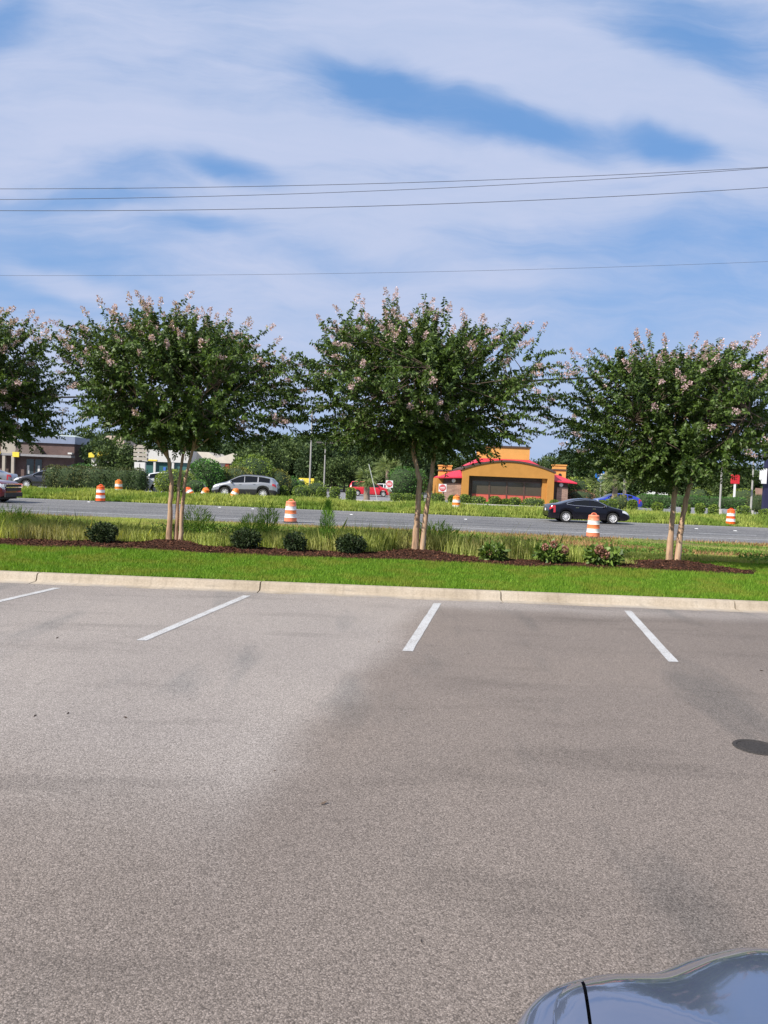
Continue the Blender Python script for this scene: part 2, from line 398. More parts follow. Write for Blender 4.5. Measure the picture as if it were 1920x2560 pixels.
def kerbmat():
    m, nt, bb = newmat('cast_kerb'); tc = nt.new('ShaderNodeTexCoord').outputs['Object']
    sp = nt.new('ShaderNodeSeparateXYZ', {0: tc})
    c = nt.ramp(nt.noise(tc, 1.3, 6, .6), [(.3, (.32, .265, .195)), (.5, (.41, .345, .265)), (.7, (.46, .40, .32))])
    c = nt.mix(1, c, nt.ramp(nt.noise(tc, 45, 4, .7), [(.3, .80), (.7, 1.1)]), 'MULTIPLY')
    vs = nt.noise(nt.new('ShaderNodeMapping', {'Vector': tc, 'Scale': (9, 1, .8)}).outputs[0], 1.5, 4)
    c = nt.mix(1, c, nt.ramp(vs, [(.32, .84), (.5, 1.0)]), 'MULTIPLY')
    c = nt.mix(nt.ramp(nt.noise(nt.new('ShaderNodeMapping', {'Vector': tc, 'Scale': (1, 6, 9)}).outputs[0], 1.1, 6, .7), [(.60, 0.0), (.70, .55)]), c, (.16, .145, .13))
    # dirt washed into the gutter pan
    gy = nt.new('ShaderNodeMapRange', {0: sp.outputs[1], 1: 11.33, 2: 11.2, 3: 0.0, 4: 1.0}).outputs[0]
    dirt = nt.math('MULTIPLY', gy, nt.ramp(nt.noise(tc, 2.2, 5, .65), [(.38, 0.0), (.62, 1.0)]))
    c = nt.mix(nt.math('MULTIPLY', dirt, .8), c, (.27, .25, .235))
    nt.l.new(c, bb.inputs['Base Color']); bb.inputs['Roughness'].default_value = .9; bb.inputs['Specular IOR Level'].default_value = .2
    bp = nt.new('ShaderNodeBump', {'Height': nt.noise(tc, 60, 3), 'Strength': .3, 'Distance': .004}); nt.l.new(bp.outputs[0], bb.inputs['Normal'])
    return m
kb = b.build('kerb', kerbmat(), smooth=True, angle=50); kb['kind'] = 'structure'

# painted stall lines
lines = [((155, 1465), None), ((621, 1487), (366, 1600)), ((1082, 1508), (1010, 1627)), ((1574, 1530), (1671, 1658))]
tops = []; slope = None
for t, bt in lines[1:]:
    T = atZ(t[0], t[1], 0)
    if bt: Bm = atZ(bt[0], bt[1], 0)
    tops.append((T, Bm))
dx = sum((a.x - b_.x) for a, b_ in tops) / 3; dyy = sum((a.y - b_.y) for a, b_ in tops) / 3
spc = (tops[2][0].x - tops[0][0].x) / 2; x0 = tops[0][0].x; yT = sum(a.y for a, _ in tops) / 3
b = MB()
for k in range(-4, 9):
    xt = x0 + spc * k; rw = .052
    n = 24; vs = []
    for i in range(n + 1):
        t = i / n; x = xt - dx * t; y = yT - dyy * t
        vs += [(x - rw + rng.normal() * .0018, y, .004), (x + rw + rng.normal() * .0018, y, .004)]
    b.add(vs, [(2 * i, 2 * i + 2, 2 * i + 3, 2 * i + 1) for i in range(n)])
def linemat():
    m, nt, bb = newmat('stall_line_paint'); tc = nt.new('ShaderNodeTexCoord').outputs['Object']
    v = nt.new('ShaderNodeTexVoronoi', {'Vector': tc, 'Scale': 120.0})
    rnd = nt.new('ShaderNodeSeparateColor', {0: v.outputs['Color']}).outputs[0]
    c = nt.ramp(nt.math('ADD', nt.math('MULTIPLY', rnd, .5), nt.math('MULTIPLY', nt.noise(tc, 3, 5, .6), .6)), [(.30, (.27, .25, .23)), (.42, (.41, .405, .40)), (.62, (.49, .495, .495))])
    nt.l.new(c, bb.inputs['Base Color']); bb.inputs['Roughness'].default_value = .8; bb.inputs['Specular IOR Level'].default_value = .2
    return m
o = b.build('stall_lines', linemat()); o['kind'] = 'structure'

# road markings, cracks and reflectors
def roadline(name, y, wd, m, dashes=None, dz=.017):
    b = MB(); rows = dashes or [(-250, 250)]
    for a, c in rows:
        b.add([(a, y - wd / 2, gz(y - wd / 2) + dz), (c, y - wd / 2, gz(y - wd / 2) + dz), (c, y + wd / 2, gz(y + wd / 2) + dz), (a, y + wd / 2, gz(y + wd / 2) + dz)], [(0, 1, 2, 3)])
    o = b.build(name, m); o['kind'] = 'structure'
roadline('edge_line', 36.6, .13, M_wornpaint)
roadline('edge_line', 47.9, .14, M_wornpaint)
roadline('lane_line', 39.9, .12, M_paint, [(16.4 + 12 * k, 19.4 + 12 * k) for k in range(0, 8)] )
b = MB(); r2 = NR(8)
for y, amp in ((41.2, .12), (44.2, .07), (39.0, .05)):
    x = -60; yy = y; p = []
    while x < 60:
        p.append((x, yy)); x += .5; yy += r2.normal() * amp * .35 + (y - yy) * .12
    for (xa, ya), (xb, yb) in zip(p[:-1], p[1:]):
        wd = .035 + .03 * r2.random()
        b.add([(xa, ya - wd, gz(ya) + .016), (xb, yb - wd, gz(yb) + .016), (xb, yb + wd, gz(yb) + .016), (xa, ya + wd, gz(ya) + .016)], [(0, 1, 2, 3)])
o = b.build('road_cracks', M_tar); o['kind'] = 'structure'
proto = None
for i, (px, yy) in enumerate([(222, 46.9), (549, 46.8), (632, 46.5), (878, 44.6), (1164, 44.4), (1741, 44.2), (1838, 43.6)]):
    if proto is None:
        proto = MB().add([(-.09, -.06, 0), (.09, -.06, 0), (.09, .06, 0), (-.09, .06, 0), (-.06, -.03, .025), (.06, -.03, .025), (.06, .03, .025), (-.06, .03, .025)],
                         [(4, 5, 6, 7), (0, 1, 5, 4), (1, 2, 6, 5), (2, 3, 7, 6), (3, 0, 4, 7)]).build('road_reflector', M_paint)
        q = proto
    else: q = proto.copy(); col.objects.link(q)
    g = G(px, yy); q.location = (g.x, g.y, g.z + .013)
    tag(q, 'small pale raised reflector stuck on the road surface', 'road stud', 'raised reflectors along the road')

# utility cover
c0 = atZ(1892, 1869, 0)
b = MB().lathe([(0.0, .006), (.115, .006), (.118, .002), (.126, .002), (.129, .007), (.152, .007), (.156, .001)], 40)
def covermat():
    m, nt, bb = newmat('cast_iron'); tc = nt.new('ShaderNodeTexCoord').outputs['Object']
    v = nt.new('ShaderNodeTexVoronoi', {'Vector': tc, 'Scale': 70.0}).outputs['Distance']
    nt.l.new(nt.ramp(v, [(0, (.022, .02, .019)), (.6, (.05, .046, .044))]), bb.inputs['Base Color']); bb.inputs['Roughness'].default_value = .85; bb.inputs['Specular IOR Level'].default_value = .15
    nt.l.new(nt.new('ShaderNodeBump', {'Height': v, 'Strength': .6, 'Distance': .004}).outputs[0], bb.inputs['Normal'])
    return m
tag(b.build('utility_cover', covermat(), loc=(c0.x, c0.y, 0), smooth=True), 'dark round utility cover set flush in the parking lot asphalt', 'utility cover')

# litter on the asphalt: dry leaf bits
r3 = NR(11); pts = []
for dx_, dy_ in ((80, 1545), (413, 1511), (276, 1552), (640, 1607), (1078, 1320), (820, 1388), (1550, 1497), (1490, 1520), (1080, 1303), (590, 1667), (1650, 1450), (1010, 1415), (690, 2340 / 1.1574 * .86), (910, 2030), (150, 1540), (1230, 1470), (120, 1380)):
    p = atZ(dx_ * 1.1574, min(dy_ * 1.1574, 2500), 0); pts.append((p.x, p.y, .006))
for _ in range(70):
    pts.append((r3.uniform(-6, 6), r3.uniform(8.5, 11.3), .008))
P = np.array(pts); D = unit(np.c_[r3.normal(size=(len(P), 2)), r3.normal(size=len(P)) * .15])
L = .02 + .03 * r3.random(len(P)); L[17:] *= .45
tag(npmesh('leaf_litter', leaves(P, D, L, L * .4, r3), 4, mat('dry_leaf', (.10, .07, .05), .8, var=.5, scale=3)), 'scattered dry leaf crumbs on the asphalt', 'leaf litter', kind='stuff')
# ------------------------------------------------------------------ grass
def blades(name, XY, Z0, H, Wd, m, rng, lean=.35, two=True):
    n = len(XY); a = rng.random(n) * 2 * np.pi
    side = np.c_[np.cos(a), np.sin(a), np.zeros(n)]; a2 = rng.random(n) * 2 * np.pi
    ln = np.c_[np.cos(a2), np.sin(a2), np.zeros(n)] * (H * lean * rng.random(n))[:, None]
    B = np.c_[XY, Z0]; H = H[:, None]; Wd = Wd[:, None] * np.ones((n, 1))
    if two:
        mid = B + ln * .35 + np.array([0, 0, 1.]) * H * .6
        top = B + ln * 1.0 + np.array([0, 0, 1.]) * H
        V = np.stack([B - side * Wd * .5, B + side * Wd * .5, mid + side * Wd * .35, top, mid - side * Wd * .35], 1)
        return npmesh(name, V, 5, m)
    V = np.stack([B - side * Wd * .5, B + side * Wd * .5, B + ln + np.array([0, 0, 1.]) * H], 1)
    return npmesh(name, V, 3, m)
ZXa, ZZa = np.array(ZX, float), np.array(ZZ, float)
def gzn(y): return np.interp(y, ZXa, ZZa)
def clump(x, y, seed, s):
    """cheap smooth field 0..1"""
    r = NR(seed); f = 0
    for k in range(6):
        a, b_, c = r.uniform(-1, 1, 2) * s, r.uniform(0, 6), 1
        f = f + np.sin(x * a[0] + y * a[1] + b_)
    return .5 + f / 6 * .9

def hump(x, y, cx, cy, rx, ry): return np.exp(-(((x - cx) / rx) ** 2 + ((y - cy) / ry) ** 2))
g1x, g2x = G(434, 16.3).x, G(1047, 16.3).x
def bed_back(x): return np.where(x < 2.4, 15.95, np.where(x < 4.9, 15.95 - (x - 2.4) / 2.5 * .75, 15.4)) + .14 * np.sin(x * 1.9) + .1 * np.sin(x * 4.3 + 1) + .75 * np.exp(-((x - g1x) / .6) ** 2) + .75 * np.exp(-((x - g2x) / .6) ** 2)
def bed_front(x): return 14.85 + .10 * np.sin(x * 1.3 + 1) + .05 * np.sin(x * 4.1)

m_lawnleaf = leafmat('lawn_blades', (.085, .19, .014), (.19, .33, .032), .35, .6, patch=(.29, .36, .05), pscale=1.3, spec=.2)
rng = NR(21); n = 260000
y = 11.56 + (17.6 - 11.56) * rng.random(n); x = (rng.random(n) * 2 - 1) * y * .62
keep = (y < bed_front(x) - .02) | ((x > 7.3) & (y < 17.4)) | ((y > bed_back(x) + .05) & (x > 3.2))
keep &= ~(((x - 6.15) ** 2 + (y - 15.9) ** 2 < .85 ** 2))
x, y = x[keep], y[keep]; n = len(x)
h = (.028 + .035 * rng.random(n)) * (.8 + .5 * clump(x, y, 5, 3))
tag(blades('lawn_grass', np.c_[x, y], gzn(y) - .012, h, .006 + .006 * rng.random(n), m_lawnleaf, rng, .9, False), 'short bright green mown grass behind the kerb', 'grass', kind='stuff')

m_weed = leafmat('meadow_blades', (.25, .34, .06), (.56, .60, .20), .45, .6, patch=(.50, .47, .20), pscale=.45, spec=.15)
n = 340000
y = 15.6 + (34.2 - 15.6) * rng.random(n) ** 1.15; x = (rng.random(n) * 2 - 1) * y * .60
keep = ((y > bed_back(x) + .02) & (x < 5.2)) | (y > 17.4)
keep &= rng.random(n) < np.clip(.25 + 1.1 * clump(x, y, 9, 1.2), .15, 1)
x, y = x[keep], y[keep]; n = len(x)
far = np.clip((y - 16.2) / 8, 0, 1)
lim = 1.75 - .0675 * y - gzn(y)                      # what grows higher would cover the road
tall = np.clip(.50 - .32 * far, .12, .8) * (.55 + .7 * clump(x, y, 31, .9)) * np.where(x > 4.6, .55, 1.0)
tall = tall * (1 - .55 * np.clip((x - 3.0) / 3, 0, 1))
h = np.minimum(tall, lim * 1.05 + .10) * (.45 + .7 * rng.random(n))
h *= 1 + .5 * (rng.random(n) < .02)
tag(blades('meadow_grass', np.c_[x, y], gzn(y) - .01, np.maximum(h, .05), .006 + .010 * rng.random(n), m_weed, rng, .55), 'tall uncut yellow green weeds between the mulch bed and the road', 'grass', kind='stuff')
# broad leaved weeds low in the meadow
m_broad = leafmat('broad_weed_leaf', (.07, .14, .02), (.16, .27, .05), .35, .6, spec=.2)
n = 60000
y = 17.0 + 15 * rng.random(n); x = (rng.random(n) * 2 - 1) * y * .58
k = clump(x, y, 77, 1.5) > .52; x, y = x[k], y[k]; n = len(x)
lim = np.clip((1.75 - .0675 * y - gzn(y)), .1, .5) * .75
D = unit(np.c_[rng.normal(size=(n, 2)), .4 + rng.random(n)])
tag(npmesh('broadleaf_weeds', leaves(np.c_[x, y, gzn(y) + lim * rng.random(n) * np.where(x > 4, .5, 1)], D, .05 + .06 * rng.random(n), .03, rng), 4, m_broad), 'darker broad leaved weeds spread through the tall grass', 'weeds', kind='stuff')
# dry reddish patches
n = 24000; m_dry = leafmat('dry_weed', (.20, .10, .05), (.38, .24, .12), .2, .8, spec=.1)
y = 22 + 11.6 * rng.random(n); x = (rng.random(n) * 2 - 1) * y * .56; k = clump(x, y, 14, .8) > .54; x, y = x[k], y[k]; n = len(x)
tag(blades('dry_weeds', np.c_[x, y], gzn(y), .06 + .12 * rng.random(n), .02 + .01 * rng.random(n), m_dry, rng, .8), 'rusty dry patches of weeds near the roadside', 'weeds', kind='stuff')

# individual taller weed clumps
m_tallweed = leafmat('tall_weed_leaf', (.15, .27, .04), (.32, .46, .09), .45, .6, spec=.15)
def weed_clump(px, Y, hgt, rad, n, seed, label, leafy=True):
    g = G(px, Y); r = NR(seed); P = []; e = empty('weed_clump', g, 0, label, 'weeds', 'tall weeds standing in the roadside meadow')
    a = r.random(n) * 6.283; q = rad * np.sqrt(r.random(n)); zz = r.random(n) ** .8 * hgt * (1 - .45 * (q / rad) ** 2)
    C = np.c_[q * np.cos(a), q * np.sin(a), zz]; D = unit(np.c_[np.cos(a) * .6, np.sin(a) * .6, 1.0 + 0 * a] + r.normal(size=(n, 3)) * .35)
    npmesh('foliage', leaves(C, D, .12 + .12 * r.random(n), .012 + .010 * r.random(n), r), 4, m_tallweed, e)
    b = MB()
    for k in range(8):
        aa = r.random() * 6.283; qq = rad * r.random() * .8
        b.tube([(qq * .5 * math.cos(aa), qq * .5 * math.sin(aa), -.05), (qq * math.cos(aa), qq * math.sin(aa), hgt * (.7 + .3 * r.random()))], [.006, .003], 4)
    b.build('stem', m_broad, e)
for a in [(490, 18.6, .78, .42, 650, 1, 'tall soft green weed clump right behind the three-stemmed tree'),
          (20, 18.3, .60, .6, 700, 2, 'dark green weed clump at the left picture edge above the mulch'),
          (630, 18.4, .60, .36, 500, 3, 'green weed clump behind the second dark shrub from the left'),
          (668, 18.0, .95, .22, 500, 4, 'thin pale stalks just right of the shrub left of the drum'),
          (1085, 18.2, .62, .55, 1000, 5, 'green weed clump right of the two-stemmed middle tree'),
          ]:
    weed_clump(*a)
# feathery dog fennel
g = G(816, 16.3); e = empty('feathery_weed', g, 0, 'tall bright green feathery weed standing alone in the mulch between two dark shrubs', 'weed')
r = NR(5); n = 1500; t = r.random(n); a = r.random(n) * 6.283; rad = .15 * np.sin(np.pi * np.clip(t * .80 + .16, 0, 1)) ** 1.0 * r.random(n) ** .6 * np.where(t > .8, (1 - t) * 5 * .8 + .2, 1)
C = np.c_[rad * np.cos(a), rad * np.sin(a), t * 1.0]; D = unit(np.c_[np.cos(a) * .5, np.sin(a) * .5, np.full(n, 1.2)] + r.normal(size=(n, 3)) * .25)
npmesh('foliage', leaves(C, D, .10 + .08 * r.random(n), .008, r), 4, leafmat('fennel_leaf', (.14, .30, .03), (.28, .48, .08), .35, .6), e)
MB().tube([(0, 0, -.05), (.01, 0, .5), (0, 0, 1.05)], [.012, .009, .004], 6).build('stem', m_broad, e)

# far verge grass
m_verge = leafmat('verge_blades', (.20, .28, .05), (.44, .48, .13), .35, .6, patch=(.25, .38, .07), pscale=.25, spec=.15)
n = 130000; y = 48.75 + 6.9 * rng.random(n); x = (rng.random(n) * 2 - 1) * y * .58
h = (.26 + .20 * clump(x, y, 55, .9)) * np.where(y > 53.5, .7, 1) * (.45 + .7 * rng.random(n)) * np.where(y < 49.4, .6, 1) * (1 + .5 * (rng.random(n) < .03))
tag(blades('verge_grass', np.c_[x, y], gzn(y) - .02, h, .035 + .03 * rng.random(n), m_verge, rng, .6), 'long yellow green grass on the far side of the road', 'grass', kind='stuff')

# ------------------------------------------------------------------ mulch
nx, ny = 260, 26; xs = np.linspace(-24, 7.5, nx); b = MB(); r = NR(9)
mounds = [(G(434, 16.3).x, 16.1, .9, .10), (G(1047, 16.3).x, 16.1, .9, .11), (6.15, 15.9, .9, .12), (G(615, 16.3).x, 16.2, .6, .06), (G(735, 16.3).x, 16.2, .5, .06), (G(876, 16.3).x, 16.2, .6, .07), (G(254, 16.3).x, 16.2, .6, .08)]
def mulch_z(x, y): return sum(h * .75 * math.exp(-((x - cx) ** 2 + (y - cy) ** 2) / (w_ * w_ * .5)) for cx, cy, w_, h in mounds)
def bed_limits(x):
    f = float(bed_front(x)); k = float(bed_back(x))
    if x > 4.9:
        d = max(0., 1 - ((x - 6.0) / 1.15) ** 2) ** .5
        k = max(k if x < 5.6 else 0, 15.75 + 1.05 * d); f = max(f, 15.3 - .55 * max(0., 1 - ((x - 5.8) / 1.7) ** 2) ** .5) if x > 5.8 else f
        if x > 6.0: k = 15.75 + 1.0 * d - .3 * (1 - d)
        k = max(k, f + .02)
    return f, k
vs = []
for j in range(ny):
    for i, xx in enumerate(xs):
        f, k = bed_limits(xx); t = j / (ny - 1); yy = f + (k - f) * t
        edge = min(1, t * 8, (1 - t) * 8)
        vs.append((xx, yy, gz(yy) - .03 + edge * (.055 + .012 * r.normal()) + mulch_z(xx, yy) * edge))
b.add(vs, [(j * nx + i, j * nx + i + 1, (j + 1) * nx + i + 1, (j + 1) * nx + i) for j in range(ny - 1) for i in range(nx - 1)])
o = b.build('mulch_bed', M_mulch); o['kind'] = 'structure'
n = 26000; cx = r.uniform(-12, 7.2, n); lim = np.array([bed_limits(v) for v in cx]); t = r.random(n) ** .8
cy = lim[:, 0] + (lim[:, 1] - lim[:, 0]) * t
cz = np.array([gz(q) + .03 + mulch_z(p, q) * min(1, tt * 8, (1 - tt) * 8) for p, q, tt in zip(cx, cy, t)])
D = unit(np.c_[r.normal(size=(n, 2)), r.normal(size=n) * .3]); L = .02 + .05 * r.random(n)
tag(npmesh('bark_mulch', leaves(np.c_[cx, cy, cz], D, L, L * .4, r), 4, leafmat('bark_chip', (.035, .017, .012), (.12, .055, .035), 0, .9, spec=.1)), 'loose reddish brown bark mulch along the tree bed', 'mulch', kind='stuff')

# ------------------------------------------------------------------ small shrubs in the mulch bed
m_holly = leafmat('holly_leaf', (.014, .028, .010), (.045, .07, .025), .15, .55, spec=.3)
m_hyd = leafmat('hydrangea_leaf', (.04, .085, .015), (.16, .24, .05), .3, .45)
m_head = leafmat('faded_flower', (.22, .09, .06), (.42, .22, .17), .2, .8)
m_twig = mat('twig_bark', (.10, .07, .05), .9, var=.3)
def shrub(name, px, py, Y, w_, h_, m, n, size, seed, label, heads=None, power=2.0, cat='shrub', group=None):
    g = G(px, Y); g.z += .02 + mulch_z(g.x, g.y); r = NR(seed)
    e = empty(name, g, 0, label, cat, group)
    lobes = [(0, 0, h_ * .5, w_ * .5, w_ * .45, h_ * .5)]
    for k in range(5):
        a = k * 1.256 + r.random(); lobes.append((math.cos(a) * w_ * .26, math.sin(a) * w_ * .22, h_ * r.uniform(.35, .66), w_ * .26, w_ * .25, h_ * .32))
    rng_ = NR(seed); P, N = lobes_points(lobes, n, rng_, power, .35); k = P[:, 2] > .0; P, N = P[k], N[k]
    D = unit(N + rng_.normal(size=P.shape) * .6 + np.array([0, 0, .15])); L = size * (.6 + .8 * rng_.random(len(P)))
    npmesh('foliage', leaves(P, D, L, L * .55, rng_), 4, m, e)
    b = MB()
    for k in range(9):
        a = r.random() * 6.283; q = w_ * .33
        b.tube([(0, 0, -.04), (q * .5 * math.cos(a), q * .5 * math.sin(a), h_ * .4), (q * math.cos(a), q * math.sin(a), h_ * .8)], [.012, .009, .004], 5)
    b.build('stem', m_twig, e)
    for hx, hz, hr in heads or []:
        rr = NR(int(abs(hx) * 1000) + seed); q = 160; d = unit(rr.normal(size=(q, 3)))
        npmesh('flower_head', leaves(np.array([hx, -w_ * .36, hz]) + d * hr * .75, unit(d + rr.normal(size=d.shape) * .5), hr * .45, hr * .4, rr), 4, m_head, e)
grp = 'small shrubs planted in the mulch bed'
shrub('evergreen_shrub', 254, 0, 15.75, .58, .38, m_holly, 1900, .055, 1, 'dark evergreen shrub left of the three-stemmed tree, leftmost in the mulch bed', group=grp)
shrub('evergreen_shrub', 615, 0, 15.65, .58, .40, m_holly, 2500, .05, 2, 'round dark evergreen shrub between the three-stemmed tree and the faded drum', group=grp)
shrub('evergreen_shrub', 736, 0, 15.6, .42, .38, m_holly, 1900, .05, 3, 'smaller dark evergreen shrub below the faded drum', group=grp)
shrub('evergreen_shrub', 876, 0, 15.6, .58, .38, m_holly, 3000, .05, 4, 'dark evergreen shrub between the feathery weed and the middle tree', group=grp)
shrub('hydrangea', 1232, 0, 15.3, .46, .32, m_hyd, 650, .10, 5, 'small sparse shrub with one faded flower, just right of the middle tree', [(-.10, .17, .055)], group=grp)
shrub('hydrangea', 1373, 0, 15.25, .56, .40, m_hyd, 700, .10, 6, 'leafy green shrub with three rusty flower heads, between two others like it', [(-.14, .34, .07), (.03, .40, .07), (.24, .30, .08)], group=grp)
shrub('hydrangea', 1508, 0, 15.25, .66, .36, m_hyd, 750, .11, 7, 'widest leafy shrub with two pinkish brown flower heads, left of the right tree', [(-.16, .33, .09), (-.05, .24, .09)], group=grp)

# ------------------------------------------------------------------ crape myrtles
def barkmat():
    m, nt, bb = newmat('peeling_bark'); tc = nt.new('ShaderNodeTexCoord').outputs['Object']
    mp = nt.new('ShaderNodeMapping', {'Vector': tc, 'Scale': (9, 9, 1.3)}).outputs[0]
    c = nt.ramp(nt.noise(mp, 1.4, 5, .6, .6), [(.30, (.20, .13, .09)), (.42, (.40, .25, .16)), (.58, (.50, .35, .225)), (.72, (.44, .38, .32))])
    g2 = nt.noise(nt.new('ShaderNodeMapping', {'Vector': tc, 'Scale': (30, 30, 4)}).outputs[0], 1.5, 4)
    c = nt.mix(1, c, nt.ramp(g2, [(.35, .8), (.65, 1.1)]), 'MULTIPLY')
    nt.l.new(c, bb.inputs['Base Color']); bb.inputs['Roughness'].default_value = .7; bb.inputs['Specular IOR Level'].default_value = .25
    nt.l.new(nt.new('ShaderNodeBump', {'Height': g2, 'Strength': .5, 'Distance': .01}).outputs[0], bb.inputs['Normal'])
    return m
M_bark = barkmat()
M_myrtle = leafmat('myrtle_leaf', (.020, .050, .012), (.105, .170, .035), .32, .5, patch=(.105, .17, .03), pscale=1.4, spec=.4)
M_bloom = leafmat('myrtle_blossom', (.40, .27, .29), (.66, .50, .52), .3, .8, spec=.1)
def myrtle(label, base, stems, C0, rad, seed, shoots=1150, spikes=12, bl=.15, skew=0):
    """stems: list of (dx, dy, r0, [waypoints of (x,y,z)])"""
    r = NR(seed); e = empty('crape_myrtle', base, 0, label, 'tree', 'crape myrtles in the mulch bed')
    C0 = np.array(C0); rx, rup, rdn = rad
    ph = r.uniform(0, 6.283, 14); fr = r.normal(size=(14, 3)) * 3.2
    def Rdir(d):
        bump = 1 + .27 * np.sin((d[:, None, :] * fr[None]).sum(2) + ph).sum(1) / 3.0
        rz = np.where(d[:, 2] > 0, rup, rdn)
        bump = np.clip(bump, .72, 1.10)
        pw = np.where(d[:, 2] > 0, 2.3, 3.6); rr0 = np.hypot(d[:, 0] / rx, d[:, 1] / (rx * .92))
        k = (rr0 ** pw + np.abs(d[:, 2] / rz) ** pw) ** (-1 / pw)
        return k * bump
    # limbs
    nodes = []; tms = []
    for (sx, sy, r0, way) in stems:
        b = MB(); pts = [(sx, sy, -.08)] + [tuple(p) for p in way]
        rr = [r0 * 1.35, r0 * 1.02] + [r0 * (1 - .40 * i / len(way)) for i in range(1, len(way))]
        P = []; RR = []
        for i in range(len(pts) - 1):
            for k in range(5):
                t = k / 5; P.append(np.array(pts[i]) * (1 - t) + np.array(pts[i + 1]) * t); RR.append(rr[i] * (1 - t) + rr[i + 1] * t)
        P.append(np.array(pts[-1])); RR.append(rr[-1])
        for i in range(2, len(P) - 1): P[i] = P[i] + r.normal(size=3) * .005; RR[i] *= 1 + r.normal() * .05
        b.tube(P, RR, 12)
        tip = np.array(pts[-1]); az0 = math.atan2(tip[1] - C0[1], tip[0] - C0[0])
        for k in range(7):
            a = az0 + (k - 3) * 2 * math.pi / len(stems) / 6.5 + r.normal() * .15; el = r.uniform(-.05, 1.25)
            d = np.array([math.cos(a) * math.cos(el), math.sin(a) * math.cos(el), math.sin(el)])
            end = C0 + d * Rdir(d[None])[0] * .72
            mid = tip * .5 + end * .5 + r.normal(size=3) * .12 + np.array([0, 0, .15])
            q = [tip - np.array([0, 0, .03]), tip * .72 + mid * .28 + r.normal(size=3) * .03, mid, mid * .45 + end * .55 + r.normal(size=3) * .07, end]
            b.tube(q, [rr[-1] * .62, rr[-1] * .5, rr[-1] * .36, rr[-1] * .22, .008], 6)
            nodes += [q[1], q[2], q[3], q[4], (q[2] + q[3]) / 2, (q[3] + q[4]) / 2]
        tms.append((b, sx))
    nodes = np.array(nodes)
    # leafy shoots
    d = unit(r.normal(size=(shoots, 3)) * np.array([1, 1, .9])); d[:, 2] += .06; d = unit(d)
    rr_ = Rdir(d) * (.36 + .64 * r.random(shoots) ** .62)
    S = C0 + d * rr_[:, None]
    S[:, 0] += skew * (S[:, 2] - C0[2])
    low = S[:, 2] < C0[2] - rdn * .55
    out = unit(S - C0 + np.array([0, 0, .6]))
    ln = .42 + .38 * r.random(shoots)
    if spikes:
        a = r.uniform(0, 6.283, spikes); el = r.uniform(.35, 1.4, spikes)
        ds = np.c_[np.cos(a) * np.cos(el), np.sin(a) * np.cos(el), np.sin(el)]
        Ss = C0 + ds * (Rdir(ds) * 1.0)[:, None]
        S = np.r_[S, Ss]; out = np.r_[out, unit(ds * .6 + np.array([0, 0, .7]) + r.normal(size=ds.shape) * .1)]; ln = np.r_[ln, r.uniform(.45, .95, spikes)]; low = np.r_[low, np.zeros(spikes, bool)]
    m_ = len(S); tw = MB(); LC = []; LD = []; LL = []; BP = []
    droop = np.where(low, -.26, -.16) * r.random(m_)
    for i in range(m_):
        dirv = unit(out[i] + r.normal(size=3) * .28); k = 26 + int(r.random() * 10)
        t = np.linspace(0, 1, k); p = S[i] - dirv * ln[i] * .5 + dirv * ln[i] * t[:, None] + np.array([0, 0, 1.]) * (droop[i] * t ** 2)[:, None] * 1.0
        side = unit(np.cross(dirv, r.normal(size=3))); s2 = np.cross(dirv, side)
        alt = np.where(np.arange(k) % 2, 1, -1)[:, None]
        tw_ = np.cos(t * 9)[:, None] * side + np.sin(t * 9)[:, None] * s2
        LC.append(p); LD.append(unit(alt * tw_ + dirv * .30 + np.array([0, 0, -.62]) + r.normal(size=(k, 3)) * .3)); LL.append(.108 * (1 - .35 * t) * (.7 + .6 * r.random(k)))
        LC.append(p); LD.append(unit(-alt * tw_ + dirv * .30 + np.array([0, 0, -.62]) + r.normal(size=(k, 3)) * .3)); LL.append(.108 * (1 - .35 * t) * (.7 + .6 * r.random(k)))
        upness = (p[-1][2] - C0[2]) / rup; outer = np.linalg.norm((p[-1] - C0) / np.array([rx, rx, rup if p[-1][2] > C0[2] else rdn]))
        if i >= shoots or (outer > .72 and upness > -.5 and r.random() < bl + .26 * max(0, upness) ) : BP.append((p[-1], unit(p[-1] - p[-3])))
        j = np.argmin(((nodes - p[0]) ** 2).sum(1))
        if i % 2 == 0 or i >= shoots:
            tw.tube([nodes[j], (nodes[j] + p[0]) / 2 + r.normal(size=3) * .04, p[0], p[-1]], [.011, .008, .006, .003], 4, cap=False)
    for b, sx in tms: b.build('trunk', M_bark, e, smooth=True, angle=80)
    LC, LD, LL = np.concatenate(LC), np.concatenate(LD), np.concatenate(LL)
    cr = npmesh('crown', leaves(LC, LD, LL, LL * .46, r), 4, M_myrtle, e)
    tw.build('twigs', m_twig, cr)
    bc = []; bd = []; bl = []
    for p, dv in BP:
        q = 60; t = r.random(q); rad_ = .068 * (1 - t * .75) * np.sqrt(r.random(q)); sd = unit(r.normal(size=(q, 3)))
        bc.append(p + dv * (t * .20)[:, None] + sd * rad_[:, None]); bd.append(unit(sd + dv * .5)); bl.append(.022 + .022 * r.random(q))
    if bc:
        bc, bd, bl = np.concatenate(bc), np.concatenate(bd), np.concatenate(bl)
        o = npmesh('blossoms', leaves(bc, bd, bl, bl * .8, r), 4, M_bloom, cr); o['kind'] = 'stuff'
    return e
Yt = 16.3
g1 = G(434, Yt); g2 = G(1047, Yt); g3 = G(1684, 16.2); g0 = Vector((g1.x - 4.85, 16.5, gz(16.5)))
for g in (g1, g2, g3, g0): g.z += .08
